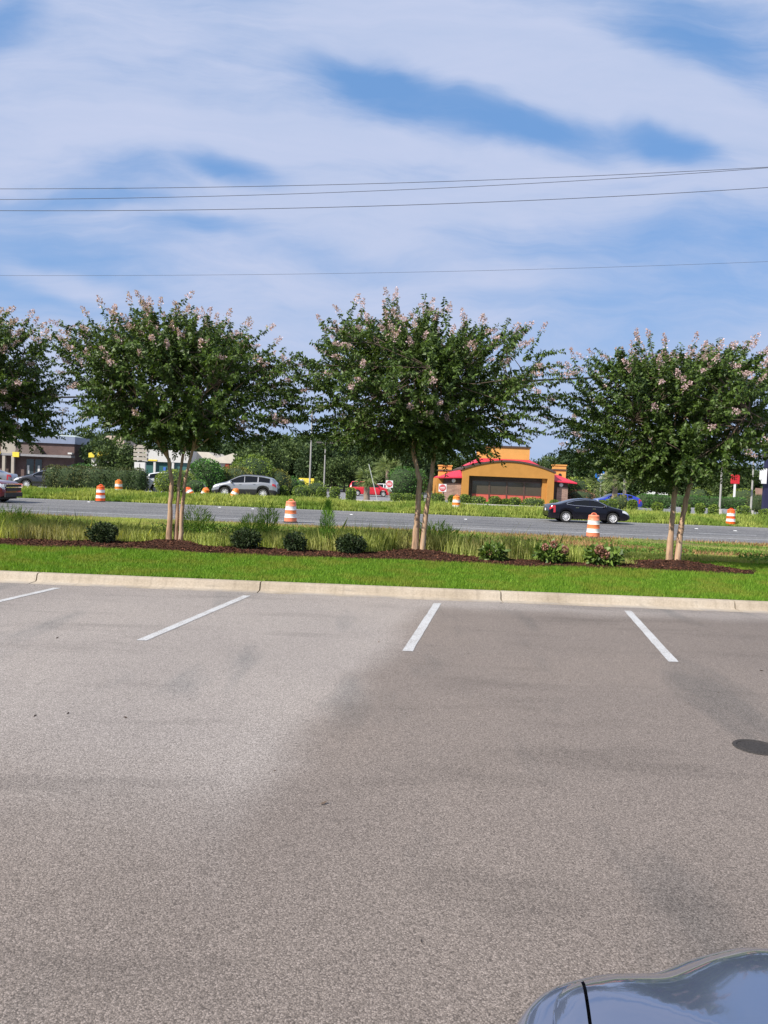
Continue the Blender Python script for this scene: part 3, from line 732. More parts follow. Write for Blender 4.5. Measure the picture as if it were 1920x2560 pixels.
myrtle('blooming crape myrtle with three stems, left of the picture centre', g1,
       [(-.10, -.02, .052, [(-.09, 0, .5), (-.08, 0, 1.25), (-.16, .0, 1.75)]), (0.03, .05, .040, [(.04, .06, .5), (.06, .06, 1.2), (.12, .10, 1.85)]), (.14, .02, .040, [(.15, .03, .6), (.20, .05, 1.3), (.33, .06, 1.95)])],
       (-.02, 0, 3.18), (2.58, 1.42, .92), 101, 1080, 20)
myrtle('blooming crape myrtle with two stems in the middle of the picture', g2,
       [(-.09, 0, .060, [(-.06, 0, .7), (-.05, 0, 1.5), (-.22, .03, 2.15)]), (.06, .02, .052, [(.12, .03, .8), (.20, .03, 1.6), (.26, .08, 2.2)])],
       (-.06, 0, 3.28), (2.74, 1.58, 1.0), 202, 1120, 20)
myrtle('blooming crape myrtle with two stems, rightmost in the mulch bed', g3,
       [(-.10, 0, .058, [(-.09, 0, .6), (-.06, 0, 1.5), (-.12, .03, 1.95)]), (.07, .02, .056, [(.12, .03, .7), (.22, .03, 1.45), (.36, .06, 1.9)])],
       (-.10, 0, 2.92), (2.42, 1.36, 1.0), 303, 1020, 18)
myrtle('crape myrtle cut off by the left picture edge, only its right side showing', g0,
       [(-.09, 0, .055, [(-.08, 0, .7), (-.10, 0, 1.5), (-.25, .03, 2.1)]), (.07, .02, .05, [(.11, .03, .8), (.24, .03, 1.6), (.35, .05, 2.1)])],
       (0, 0, 3.05), (2.35, 1.55, .95), 404, 1000, 14)
# ------------------------------------------------------------------ clipped shrubs and hedges over the road
m_box = leafmat('clipped_leaf', (.045, .095, .016), (.20, .28, .045), .2, .5, spec=.3)
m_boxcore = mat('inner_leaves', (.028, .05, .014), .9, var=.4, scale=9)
m_lime = leafmat('lime_leaf', (.12, .19, .03), (.28, .36, .06), .3, .5)
m_green = leafmat('fresh_leaf', (.04, .11, .02), (.09, .22, .04), .25, .5)
m_olive = leafmat('olive_leaf', (.08, .10, .02), (.22, .22, .05), .25, .5)
m_rust = leafmat('rust_leaf', (.10, .05, .03), (.25, .14, .08), .2, .6)
BOX = {}
def bush(name, px, Y, w_, h_, m, label, seed, n=1100, size=.10, power=3.2, d_=None, cat='shrub', group=None, z=None, trunk=False):
    g = G(px, Y); d_ = d_ or w_ * .9; e = empty(name, g, 0, label, cat, group)
    z0 = h_ * .22 if trunk else 0
    lobes = [(0, 0, z0 + (h_ - z0) * .5, w_ / 2, d_ / 2, (h_ - z0) / 2)]
    leafmass('foliage', lobes, n, size, m, e, seed, power, .86, .1)
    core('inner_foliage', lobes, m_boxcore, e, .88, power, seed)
    MB().tube([(0, 0, -.1), (0, 0, h_ * .5)], [.05, .04], 6).build('stem', m_twig, e)
clips = 'clipped shrubs along the far parking lot'
# (px, width px, height px, label)
for i, (px, wp, hp, lab) in enumerate([(753, 46, 27, 'wide clipped shrub, first of the row right of the silver car'), (803, 25, 25, 'small clipped shrub under the second light pole'), (836, 26, 27, 'clipped shrub third from the left in the row before the red car'),
        (877, 26, 27, 'clipped shrub hiding the back of the red car'), (708, 26, 24, 'low clipped shrub beside the rear of the silver car')]):
    bush('clipped_shrub', px, 57.5, wp * 57.5 / 1920 * .86, hp * 57.5 / 1920 + .2, m_box, lab, 500 + i, group=clips)
for i, (px, wp, hp, lab) in enumerate([(1093, 36, 28, 'clipped shrub under the no entry sign beside the restaurant'), (1129, 17, 24, 'narrow clipped shrub before the left stone wall of the restaurant'), (1161, 26, 28, 'clipped shrub at the left corner of the orange front'),
        (1194, 40, 24, 'rounded shrub under the left restaurant window'), (1236, 28, 26, 'clipped shrub before the second restaurant window'), (1262, 22, 20, 'low dark shrub between the second and third restaurant windows'),
        (1287, 30, 25, 'clipped shrub under the third restaurant window'), (1333, 54, 26, 'longest clipped shrub under the right restaurant window'), (1385, 22, 22, 'small shrub half hidden by the tail of the black car'),
        (992, 32, 24, 'round clipped shrub right of the red car'), (1020, 30, 24, 'round clipped shrub before the tall green shrubs'), (1046, 24, 22, 'clipped shrub seen between the two stems of the middle tree')]):
    bush('clipped_shrub', px, 63, wp * 63 / 1920 * .9, hp * 63 / 1920 * .86, m_box, lab, 520 + i, group=clips)
for i, (px, wp, hp, lab) in enumerate([(1504, 22, 22, 'small shrub above the hood of the black car'), (1527, 32, 26, 'clipped shrub before the front of the blue car'), (1580, 24, 26, 'clipped shrub right of the blue car, on a short stem'),
        (1643, 26, 22, 'clipped shrub on a short stem left of the right tree'), (1714, 20, 20, 'clipped shrub just right of the right tree stems'), (1749, 22, 24, 'square clipped shrub left of the pole footing'), (1783, 24, 22, 'low clipped shrub beside the pole footing'),
        (1858, 34, 22, 'rounded shrub right of the bright drum'), (1910, 26, 16, 'low bright shrub at the right picture edge')]):
    bush('clipped_shrub', px, 57.5, wp * 57.5 / 1920 * .86, hp * 57.5 / 1920 + .15, m_box, lab, 560 + i, group=clips, trunk=(px in (1580, 1643, 1749)))
# long hedge left
def hedge(px0, px1, Y, h_, d_, m, label, seed, n, size=.12, bumps=7, cat='hedge'):
    a, c = G(px0, Y), G(px1, Y); L = c.x - a.x; e = empty('hedge', (a + c) / 2, 0, label, cat); r = NR(seed)
    lobes = [(-L / 2 + L * (k + .5) / bumps, r.normal() * .04, h_ * .5, L / bumps * (1.0 if 0 < k < bumps - 1 else .6), d_ / 2 * r.uniform(.95, 1.05), h_ / 2 * r.uniform(.96, 1.04)) for k in range(bumps)]
    leafmass('foliage', lobes, n, size, m, e, seed, 4, .88, .0)
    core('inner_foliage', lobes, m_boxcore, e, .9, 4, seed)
m_brownhedge = leafmat('brownish_hedge_leaf', (.045, .05, .022), (.13, .14, .045), .2, .5, patch=(.06, .13, .03), pscale=.3)
hedge(118, 362, 57.5, 1.75, 1.6, m_brownhedge, 'long dark hedge behind the two orange drums on the left', 31, 9000, .12)
hedge(1690, 1880, 100, 1.45, 1.8, m_green, 'long dark green hedge behind the right tree stems', 32, 6000, .14, 8)
hedge(1600, 1672, 88, 1.5, 1.6, m_green, 'green rounded hedge right of the blue car', 33, 3000, .13, 3)
hedge(1872, 1990, 88, 2.0, 1.4, m_brownhedge, 'brownish hedge at the right edge behind the dark pylon', 34, 3000, .13, 3)
bush('round_shrub', 438, 57.3, 2.8, 1.8, m_lime, 'round yellow green shrub behind the three-stemmed tree', 41, 2600, .12, 2.3)
bush('round_shrub', 205, 60.5, 2.4, 2.0, m_green, 'fresh green shrub rising over the long dark hedge', 42, 1500, .13, 2.2)
bush('low_shrub', 478, 57, 2.2, 1.25, m_green, 'low green shrub right of the three-stemmed tree', 43, 900, .10, 2.2)
bush('leafy_shrub', 512, 61, 2.7, 2.75, m_green, 'tall leafy green shrub left of the silver car', 44, 2300, .17, 2.1)
bush('leafy_shrub', 548, 62.5, 2.4, 2.2, m_box, 'dark shrub above the hood of the silver car', 53, 1500, .15, 2.1)
bush('olive_shrub', 583, 63, 3.2, 2.35, m_olive, 'yellowish shrub over the roof of the silver car', 45, 1700, .14, 2.1)
bush('leafy_shrub', 630, 66, 3.8, 3.4, m_box, 'large grey green shrub behind the silver car', 46, 2600, .18, 2.1)
bush('olive_shrub', 690, 66, 2.4, 2.3, m_olive, 'olive shrub above the tail of the silver car', 47, 1300, .14, 2.1)
bush('round_shrub', 722, 69, 2.3, 1.75, m_green, 'round dark green shrub left of the yellow sign', 48, 1200, .12, 2.2)
bush('round_shrub', 748, 71, 1.5, 1.5, m_box, 'small round shrub beside the yellow sign', 49, 700, .12, 2.2)
bush('round_shrub', 788, 70, 1.9, 1.4, m_box, 'dark round shrub between the two light poles', 50, 800, .12, 2.2)
bush('tall_shrub', 1003, 90, 3.3, 3.6, m_green, 'tall bright green shrub right of the first no entry sign', 51, 1600, .16, 2.4)
bush('tall_shrub', 1034, 91, 3.0, 3.4, m_green, 'tall bright green shrub seen behind the middle tree stem', 52, 1500, .16, 2.4)
bush('round_shrub', 1437, 95, 3.4, 3.2, m_lime, 'yellow green shrub at the right end of the restaurant', 54, 1100, .18, 2.2)
bush('round_shrub', 1450, 92, 3.2, 1.7, m_rust, 'low reddish shrub right of the restaurant', 55, 900, .14, 2.3)
bush('dry_shrub', 1548, 60, 1.5, 1.3, m_olive, 'dry grey shrub under the blue car', 56, 500, .12, 2.1)
bush('round_shrub', 1745, 108, 3.4, 2.6, m_lime, 'light green shrub behind the long hedge, left of the pole', 57, 800, .16, 2.2)
bush('round_shrub', 1858, 108, 3.4, 2.7, m_lime, 'light green shrub right of the red sign post', 58, 800, .16, 2.2)

# ------------------------------------------------------------------ palms
m_frond = leafmat('palm_frond', (.10, .15, .05), (.26, .32, .12), .3, .5)
m_palmtrunk = mat('palm_trunk', (.24, .19, .14), .95, var=.4, scale=5, bump=.8, stretch=(1, 1, 4))
def palm(px, Y, ht, rad, label, seed, nf=34):
    g = G(px, Y); r = NR(seed); e = empty('palm_tree', g, 0, label, 'palm', 'palms around the far parking lot')
    k = 9; P = [(r.normal() * .02, r.normal() * .02, -.1 + (ht + .1) * i / k) for i in range(k + 1)]
    MB().tube(P, [.24 - .04 * i / k + .03 * (i % 2) for i in range(k + 1)], 10).build('trunk', m_palmtrunk, e, smooth=True, angle=60)
    C = []; D = []; L = []
    for i in range(nf):
        a = r.uniform(0, 6.283); el = r.uniform(-.7, 1.3); dv = np.array([math.cos(a) * math.cos(el), math.sin(a) * math.cos(el), math.sin(el)])
        hub = np.array([0, 0, ht]) + dv * rad * .45 + np.array([0, 0, .1]); sd = unit(np.cross(dv, [0, 0, 1.]) + 1e-3); up = np.cross(sd, dv)
        for q in np.linspace(-1.35, 1.35, 22):
            C.append(hub); D.append(unit(dv * math.cos(q) + sd * math.sin(q) + np.array([0, 0, -.25 - .35 * r.random()]))); L.append(rad * .62 * r.uniform(.8, 1.1))
        C.append(np.array([0, 0, ht])); D.append(unit(hub - np.array([0, 0, ht]))); L.append(rad * .5)
    C, D, L = np.array(C), np.array(D), np.array(L)
    npmesh('crown', leaves(C, D, L, .055 + 0 * L, r, .1), 4, m_frond, e)
palm(916, 60, 1.75, 1.15, 'palm with a rough trunk standing before the red car', 1, 30)
palm(966, 101, 3.3, 2.3, 'light green palm behind the front of the red car', 2, 40)
palm(1487, 97, 2.0, 2.1, 'low palm right of the restaurant', 3, 36)
palm(1535, 66, 2.6, 1.5, 'palm with a thick trunk before the blue car', 4, 34)
palm(1560, 104, 6.8, 2.4, 'tall palm behind the pole over the blue car', 5, 34)
palm(1512, 110, 6.4, 2.3, 'palm beside the blue and white sign', 6, 34)

# ------------------------------------------------------------------ woods
m_far = [leafmat('wood_leaf', (.022, .045, .018), (.06, .095, .035), .15, .6, spec=.2), leafmat('wood_leaf_light', (.035, .065, .02), (.09, .13, .04), .15, .6, spec=.2), leafmat('wood_leaf_blue', (.025, .05, .025), (.06, .095, .05), .15, .6, spec=.2)]
m_wtrunk = mat('wood_trunk', (.10, .08, .06), .95, var=.3)
protos = {}
def wood_tree(px, Y, ht, wd, kind, label, rz=0):
    if kind not in protos:
        r = NR(900 + kind); e = empty('broadleaf_tree', (0, 0, 0))
        lobes = [(0, 0, .60, .36, .36, .34)]
        for k in range(15):
            a = r.uniform(0, 6.283); q = r.uniform(.15, .36); lobes.append((q * math.cos(a), q * math.sin(a), r.uniform(.28, .86), r.uniform(.12, .2), r.uniform(.12, .2), r.uniform(.08, .15)))
        if kind == 2:
            lobes = [(r.normal() * .05, r.normal() * .05, .1 + .085 * k, .40 - .035 * k, .40 - .035 * k, .09) for k in range(10)]
        leafmass('crown', lobes, 4200, .058, m_far[kind], e, 70 + kind, 2.0, .55, .1)
        b = MB().tube([(0, 0, -.02), (.01, 0, .3), (0, 0, .6)], [.03, .022, .012], 8)
        for k in range(6):
            a = r.uniform(0, 6.283); b.tube([(0, 0, .3), (.22 * math.cos(a), .22 * math.sin(a), .62)], [.012, .005], 5)
        b.build('trunk', m_wtrunk, e); protos[kind] = e; first = True
    else: first = False
    g = G(px, Y); e = protos[kind] if first else copy_tree(protos[kind])
    e.location = g; e.scale = (wd, wd, ht); e.rotation_euler.z = rz
    tag(e, label, 'tree', 'trees of the far woods'); return e
r = NR(77)
G_left = 'dark tree of the far wood behind the buildings on the left'
G_mid = 'dark tree of the far wood behind the silver car and the light poles'
G_right = 'dark tree of the far wood right of the restaurant'
def row(px0, px1, step, Y, hpx, lab, kinds):
    px = px0
    while px < px1:
        yy = Y * r.uniform(.94, 1.08); top = hpx * r.uniform(.88, 1.12)
        ht = top * yy / 1920 + (1.75 - gz(yy))
        wood_tree(px, yy, ht, ht * r.uniform(.85, 1.1), int(r.choice(kinds)), lab, r.uniform(0, 6.28)); px += step * r.uniform(.8, 1.2)
row(-60, 360, 42, 165, 92, G_left, [0, 1, 2])
row(180, 640, 48, 185, 86, G_left, [0, 1, 2])
row(590, 1100, 36, 118, 92, G_mid, [0, 0, 1])
row(620, 1130, 36, 150, 100, G_mid, [0, 1, 2])
row(610, 1000, 30, 112, 52, G_mid, [0, 1])
row(1395, 1620, 34, 150, 92, G_right, [0, 2, 2])
row(1480, 1960, 36, 235, 75, G_right, [0, 1, 2])
row(1640, 1960, 36, 140, 66, G_right, [1, 1, 0])
row(1070, 1420, 40, 170, 70, G_right.replace('right of', 'behind'), [0, 1])
row(1560, 1960, 28, 250, 42, G_right, [0, 0, 1])
row(-60, 700, 30, 240, 60, G_left, [0, 1])
row(20, 300, 46, 132, 40, G_left, [1, 0])
wood_tree(290, 84, 5.6, 5.4, 1, 'bushy tree rising between the yellow canopy and the three-stemmed tree', 1.0)
wood_tree(255, 96, 6.2, 6, 0, 'tree standing between the brick building and the yellow canopy', 2.2)
wood_tree(655, 84, 6.0, 6, 1, 'lighter green tree left of the first light pole', .4)

# ------------------------------------------------------------------ traffic drums
def drummat(name, c, rough=.45, var=.12): return mat(name, c, rough, var=var, scale=5, detail=6, spec=.4)
m_or = drummat('drum_orange', (.83, .12, .02)); m_orf = drummat('faded_drum_orange', (.80, .24, .13)); m_oro = drummat('drum_amber', (.80, .22, .03))
m_wh = drummat('reflective_white', (.78, .77, .76), .4); m_rub = mat('drum_rubber', (.05, .045, .04), .8); m_flo = drummat('faded_band_orange', (.82, .22, .08))
def drum(loc, label, m, m2=None, tilt=(0, 0, 0), old=False):
    e = empty('traffic_drum', loc, 0, label, 'traffic drum', 'striped traffic drums along the road'); e.rotation_euler = tilt
    m2 = m2 or m
    # stepped body, bottom to top
    segs = [(.0, .22, .29, .285, m, 'lower_section'), (.22, .40, .28, .272, m_wh, 'reflective_band'), (.40, .57, .268, .26, m2, 'middle_section'), (.57, .75, .255, .246, m_wh, 'reflective_band'), (.75, .93, .242, .23, m, 'upper_section')]
    for z0, z1, r0, r1, mm, nm in segs:
        lip = .010
        MB().lathe([(r0 + lip, z0), (r0 + lip, z0 + .012), (r0, z0 + .022), (r1, z1 - .02), (r1 + .004, z1 - .008), (r1 - .004, z1)], 28).build(nm, mm, e, smooth=True, angle=40)
    MB().lathe([(.232, .93), (.215, .965), (.17, .985), (0, .99)], 28).build('cap', m, e, smooth=True, angle=50)
    hb = MB(); hb.tube([(-.11, 0, .975), (-.09, 0, 1.035), (-.04, 0, 1.06), (.04, 0, 1.06), (.09, 0, 1.035), (.11, 0, .975)], .02, 8)
    hb.build('handle', m, e, smooth=True)
    MB().lathe([(0, -.01), (.33, -.01), (.34, .015), (.31, .05), (.29, .05)], 28).build('base_ring', m_rub, e, smooth=True, angle=40)
drum(G(251, 48.0, .02), 'vivid orange drum on the far road edge at the left', m_or)
drum(G(296, 54.2, -.05), 'amber drum with a yellowish top standing in the grass before the long hedge', m_oro)
drum(G(486, 53.2, -.16), 'orange drum lying tipped in the grass, left one of the touching pair', m_or, tilt=(R(-12), R(-38), 0))
drum(G(503, 53.4, -.25), 'tipped orange and white drum, right one of the touching pair', m_oro, tilt=(R(8), R(24), 0))
drum(G(577, 52.6, -.20), 'orange and white drum leaning in the grass before the front wheel of the silver car', m_oro, tilt=(R(-15), R(20), 0))
drum(G(726, 35.6, .02), 'faded orange drum on the near shoulder, above the smaller dark shrub', m_orf, m_flo)
drum(G(1140, 51.2, -.02), 'amber and white drum in the grass before the restaurant', m_oro)
drum(G(1482, 33.4, .02), 'faded orange drum on the near shoulder, before the black car', m_orf, m_flo)
drum(G(1826, 47.2 + 2.2, .02), 'vivid orange drum on the far verge right of the right tree', m_or)
# ------------------------------------------------------------------ vehicles
def carpaint(name, c, metal=.3, rough=.28):
    m, nt, b = newmat(name); b.inputs['Base Color'].default_value = (*c, 1); b.inputs['Metallic'].default_value = metal
    b.inputs['Roughness'].default_value = rough; b.inputs['Coat Weight'].default_value = 1; b.inputs['Coat Roughness'].default_value = .03
    tc = nt.new('ShaderNodeTexCoord').outputs['Object']; sp = nt.new('ShaderNodeSeparateXYZ', {0: tc}).outputs[2]
    # road dust settled on the lower panels
    d = nt.math('MULTIPLY', nt.new('ShaderNodeMapRange', {0: sp, 1: .55, 2: .2, 3: 0.0, 4: .16}).outputs[0], nt.noise(tc, 6, 4))
    nt.l.new(nt.mix(d, c, (.22, .19, .16)), b.inputs['Base Color'])
    return m
m_tyre = mat('tyre_rubber', (.02, .02, .02), .85, var=.2); m_rim = mat('alloy_rim', (.72, .72, .73), .35, metal=.25, var=.05)
m_dark = mat('dark_trim', (.018, .018, .02), .6, var=.2); m_chrome = mat('chrome', (.75, .75, .77), .12, metal=1, var=.02)
m_glass = glassmat('car_glass', (.006, .007, .009), .08, .22); m_tail = mat('tail_lamp', (.42, .015, .02), .15, var=.2, coat=1); m_head = mat('head_lamp', (.62, .64, .66), .12, var=.25, scale=20, coat=1)
m_plate = mat('number_plate', (.65, .66, .66), .5)
def smooth_fn(pts, sg=.05):
    X = np.array([p[0] for p in pts], float); Z = np.array([p[1] for p in pts], float)
    def f(x):
        o = np.linspace(-2, 2, 9) * sg; w_ = np.exp(-(o / sg) ** 2 / 2)
        return float((np.interp(x + o, X, Z) * w_).sum() / w_.sum())
    return f
def car(name, label, cat, spec, loc, rz, paint, group=None, small=False, cladding=False):
    L, W = spec['L'], spec['W']; top = smooth_fn(spec['top'], spec.get('sg', .05)); belt = smooth_fn(spec['belt'], .06)
    wx, wr = spec['wheels'], spec['wr']; tumble = spec.get('tumble', .76); sill = spec.get('sill', .24)
    root = empty(name, loc, rz, label, cat, group)
    dx = .04 if not small else .10; xs = sorted(set([round(v, 4) for v in np.arange(-L / 2, L / 2 + .001, dx)] + [L / 2]))
    fr, rr = spec.get('round', (.55, .40))
    def hw(x):
        u = max(0, (x - (L / 2 - fr)) / fr); v = max(0, (-(x + L / 2 - rr)) / rr)
        return W / 2 * (1 - .20 * u ** 2.3 - .12 * v ** 2.3)
    rows = []; arch = wr + .075
    for x in xs:
        tz, bz, h = top(x), belt(x), hw(x); e = min(1, (L / 2 - abs(x)) / .18)
        zb = sill + .12 * (1 - e)
        for w_ in wx:
            dxx = abs(x - w_)
            if dxx < arch: zb = max(zb, wr + math.sqrt(arch ** 2 - dxx ** 2))
        zb = min(zb, bz - .10)
        k = min(1, max(0, (tz - bz - .12) / .22)); mid = zb + (bz - zb) * .45
        th = h * (1 - (1 - tumble) * min(1, max(0, tz - bz) / .5))
        hood = [(h * .965, bz), (h * .93, bz + (tz - bz) * .35), (h * .84, bz + (tz - bz) * .62), (h * .70, bz + (tz - bz) * .85), (h * .40, tz - .006), (0, tz)]
        cab = [(h * .975, bz), (h * .955, bz + .025), (th + .025, tz - .085), (th - .02, tz - .035), (th * .72, tz - .006), (0, tz)]
        sec = [(h * .955, zb), (h * .995, zb + (mid - zb) * .5), (h, mid), (h * .992, zb + (bz - zb) * .8)] + [(a[0] * (1 - k) + c[0] * k, a[1] * (1 - k) + c[1] * k) for a, c in zip(hood, cab)]
        rows.append(sec)
    nr = len(rows[0]); parts = {}
    def getp(nm, mm):
        if nm not in parts: parts[nm] = (MB(), mm)
        return parts[nm][0]
    V = lambda i, j, s: (xs[i], s * rows[i][j][0], rows[i][j][1])
    ws, rg, sw = spec['windshield'], spec['rear_glass'], spec['side_windows']
    tl, hl = spec.get('tail', (.30, .62, .95)), spec.get('head', (.42, .55, .82))
    for i in range(len(xs) - 1):
        xc = (xs[i] + xs[i + 1]) / 2; tz, bz = top(xc), belt(xc)
        for j in range(nr - 1):
            nm, mm = 'body', paint
            zc = (rows[i][j][1] + rows[i][j + 1][1]) / 2
            if j >= 7 and ws[0] < xc < ws[1]: nm, mm = 'windshield', m_glass
            elif j >= 7 and rg and rg[0] < xc < rg[1]: nm, mm = 'rear_window', m_glass
            elif j == 5 and tz - bz > .20 and any(a < xc < c for a, c in sw):
                nm, mm = 'side_window', m_glass
            elif j in (2, 3, 4) and xc < -L / 2 + tl[0] and tl[1] < zc < tl[2]: nm, mm = 'tail_light', m_tail
            elif j in (2, 3, 4, 5) and xc > L / 2 - hl[0] and hl[1] < zc < hl[2]: nm, mm = 'headlight', m_head
            elif j <= 1 and cladding: nm, mm = 'sill_trim', m_dark
            for s in (1, -1):
                key = nm
                if nm in ('side_window', 'tail_light', 'headlight'): key = nm + ('L' if s > 0 else 'R')
                q = [V(i, j, s), V(i + 1, j, s), V(i + 1, j + 1, s), V(i, j + 1, s)]
                getp(key, mm).add(q if s < 0 else q[::-1], [(0, 1, 2, 3)])
    bd = parts['body'][0]
    for i, fl in ((0, False), (len(xs) - 1, True)):
        poly = [V(i, j, -1) for j in range(nr)] + [V(i, j, 1) for j in range(nr - 2, -1, -1)]
        bd.add(poly if fl else poly[::-1], [tuple(range(len(poly)))])
    import bmesh
    body = None
    for key, (mb, mm) in sorted(parts.items(), key=lambda q: q[0] != 'body'):
        nm = key.rstrip('LR') if key[-1] in 'LR' else key
        o = mb.build(nm, mm, root)
        bm = bmesh.new(); bm.from_mesh(o.data); bmesh.ops.remove_doubles(bm, verts=bm.verts, dist=.0005)
        bm.to_mesh(o.data); bm.free(); o.data.shade_smooth(); o.data.set_sharp_from_angle(angle=R(42))
        if nm == 'body': body = o
    # inner body so nothing shows through the wheel arches
    MB().box(-L * .45, L * .45, -W / 2 + .24, W / 2 - .24, .20, .66).build('underbody', m_dark, root)
    # wheels
    for w_ in wx:
        for s in (1, -1):
            yo = s * (W / 2 - .02)
            t = MB().lathe([(wr * .66, -.02), (wr * .70, 0), (wr * .93, 0), (wr, -.03), (wr, -.19), (wr * .9, -.21), (wr * .3, -.21)], 28, axis='y')
            if s < 0: pass
            to = t.build('wheel', m_tyre, root, smooth=True, angle=40, loc=(w_, yo, wr)); to.rotation_euler = (0, 0, 0 if s > 0 else math.pi)
            rb = MB().lathe([(wr * .68, -.015), (wr * .66, .0), (wr * .60, -.025), (wr * .60, -.07)], 28, axis='y')
            ns = spec.get('spokes', 10)
            for k in range(ns):
                a = 2 * math.pi * k / ns; ca, sa = math.cos(a), math.sin(a); r0, r1 = wr * .10, wr * .63; a0, a1 = wr * .055, wr * .075
                P = []
                for rr_, hh, yy in ((r0, a0, -.012), (r1, a1, -.022)):
                    for sg in (-1, 1): P += [(rr_ * ca - sg * hh * sa, yy, rr_ * sa + sg * hh * ca)]
                P += [(x_, y_ - .025, z_) for x_, y_, z_ in P]
                rb.add(P, [(0, 2, 3, 1), (0, 4, 6, 2), (1, 3, 7, 5), (4, 5, 7, 6)])
            rb.lathe([(wr * .15, -.03), (wr * .15, -.006), (0, -.002)], 16, axis='y')
            rim = rb.build('rim', m_rim, to, smooth=True, angle=35)
            MB().lathe([(wr * .60, -.075), (0, -.075)], 20, axis='y').build('brake_disc', m_dark, to)
    # mirrors, handles, plates
    xm = ws[0] + (ws[1] - ws[0]) * .55 if ws[0] > 0 else ws[1] - .4
    for s in (1, -1):
        y0 = hw(xm) * .97; zc = belt(xm) + .07
        mm = MB().lathe([(0, -.11), (.05, -.10), (.075, -.04), (.075, .04), (.05, .10), (0, .11)], 12, axis='y')
        mo = mm.build('mirror', paint, root, smooth=True, loc=(xm - .05, s * (y0 + .10), zc)); mo.scale = (.8, 1, 1)
        for hx in spec.get('handles', ()):
            MB().box(-.09, .09, -.012, .012, -.014, .014).build('door_handle', m_chrome if spec.get('chrome') else paint, root, loc=(hx, s * (hw(hx) + .008), belt(hx) - .10))
    MB().box(-.006, .006, -.15, .15, -.075, .075).build('number_plate', m_plate, root, loc=(-L / 2 - .008, 0, spec.get('plate', .72)))
    if spec.get('chrome'):
        for s in (1, -1):
            a, c = sw[0][0], sw[-1][1]; up = []; lo = []
            for x in np.arange(a, c + .01, .06):
                i = int(np.argmin([abs(q - x) for q in xs]))
                if rows[i][6][1] - rows[i][5][1] > .07: up.append((xs[i], s * (rows[i][6][0] + .008), rows[i][6][1] + .005)); lo.append((xs[i], s * (rows[i][5][0] + .012), rows[i][5][1]))
            MB().tube(lo + up[::-1] + [lo[0]], .014, 6).build('window_trim', m_chrome, root)
    if spec.get('rails'):
        for s in (1, -1):
            P = [(x, s * W / 2 * tumble * .93, top(x) + .02) for x in np.arange(-1.5, .45, .15)]
            MB().tube(P, .022, 6).build('roof_rail', m_dark, root)
    return root
SEDAN = dict(L=4.86, W=1.85, wheels=(-1.38, 1.40), wr=.335, top=[(-2.43, .52), (-2.41, .80), (-2.34, 1.03), (-1.85, 1.10), (-1.70, 1.13), (-.95, 1.37), (-.35, 1.455), (.05, 1.46), (.45, 1.41), (1.32, 1.02), (1.85, .92), (2.2, .80), (2.38, .66), (2.43, .5)],
             belt=[(-2.43, .48), (-2.38, .86), (-2.2, .98), (-1.3, 1.02), (0, .97), (1.3, .94), (1.85, .84), (2.2, .72), (2.38, .58), (2.43, .44)], windshield=(.42, 1.30), rear_glass=(-1.68, -.95),
             side_windows=[(-1.42, -.98), (-.90, -.02), (.06, .98)], handles=(-.75, .25), chrome=True, tail=(.42, .70, .97), head=(.50, .60, .80))
SUV = dict(L=4.78, W=1.88, wheels=(-1.38, 1.40), wr=.365, top=[(-2.39, .60), (-2.36, .98), (-2.28, 1.16), (-2.04, 1.44), (-1.85, 1.54), (-1.3, 1.64), (-.3, 1.69), (.15, 1.66), (.52, 1.56), (1.36, 1.14), (1.6, 1.09), (2.05, .97), (2.28, .86), (2.37, .70), (2.39, .55)],
           belt=[(-2.39, .55), (-2.34, .92), (-2.2, 1.10), (-1.2, 1.17), (0, 1.09), (1.3, 1.03), (1.9, .92), (2.25, .78), (2.39, .50)], windshield=(.50, 1.34), rear_glass=(-2.25, -2.0),
           side_windows=[(-1.86, -1.02), (-.97, -.02), (.03, 1.04)], handles=(-.72, .28), chrome=True, rails=True, tail=(.38, .80, 1.05), head=(.55, .72, .92), sill=.27, tumble=.80, plate=.85)
BIG = dict(L=5.2, W=2.04, wheels=(-1.55, 1.50), wr=.40, top=[(-2.6, .7), (-2.57, 1.2), (-2.45, 1.5), (-2.2, 1.84), (-1.8, 1.89), (.1, 1.88), (.45, 1.82), (1.08, 1.34), (1.3, 1.28), (2.2, 1.20), (2.48, 1.10), (2.57, .9), (2.6, .6)],
           belt=[(-2.6, .65), (-2.55, 1.1), (-2.4, 1.22), (0, 1.20), (1.1, 1.18), (2.2, 1.08), (2.48, .98), (2.6, .55)], windshield=(.40, 1.08), rear_glass=(-2.48, -2.2), side_windows=[(-2.1, -1.25), (-1.18, -.2), (-.12, .85)],
           handles=(-1.0, .1), tail=(.25, .9, 1.3), head=(.40, .82, 1.06), sill=.34, tumble=.84, round=(.35, .2), plate=.9, spokes=6)
VAN = dict(L=5.15, W=1.98, wheels=(-1.55, 1.52), wr=.34, top=[(-2.57, .6), (-2.55, 1.1), (-2.45, 1.35), (-2.25, 1.70), (-1.9, 1.75), (-.2, 1.75), (.4, 1.68), (1.45, 1.12), (1.7, 1.05), (2.2, .93), (2.5, .75), (2.57, .55)],
           belt=[(-2.57, .55), (-2.5, 1.0), (-1, 1.08), (1.4, 1.02), (2.1, .85), (2.5, .62), (2.57, .5)], windshield=(.42, 1.42), rear_glass=(-2.5, -2.25), side_windows=[(-2.25, -1.35), (-1.28, -.25), (-.17, 1.02)], handles=(-.9, .2),
           tail=(.2, .9, 1.3), head=(.5, .62, .85), tumble=.80, spokes=7)
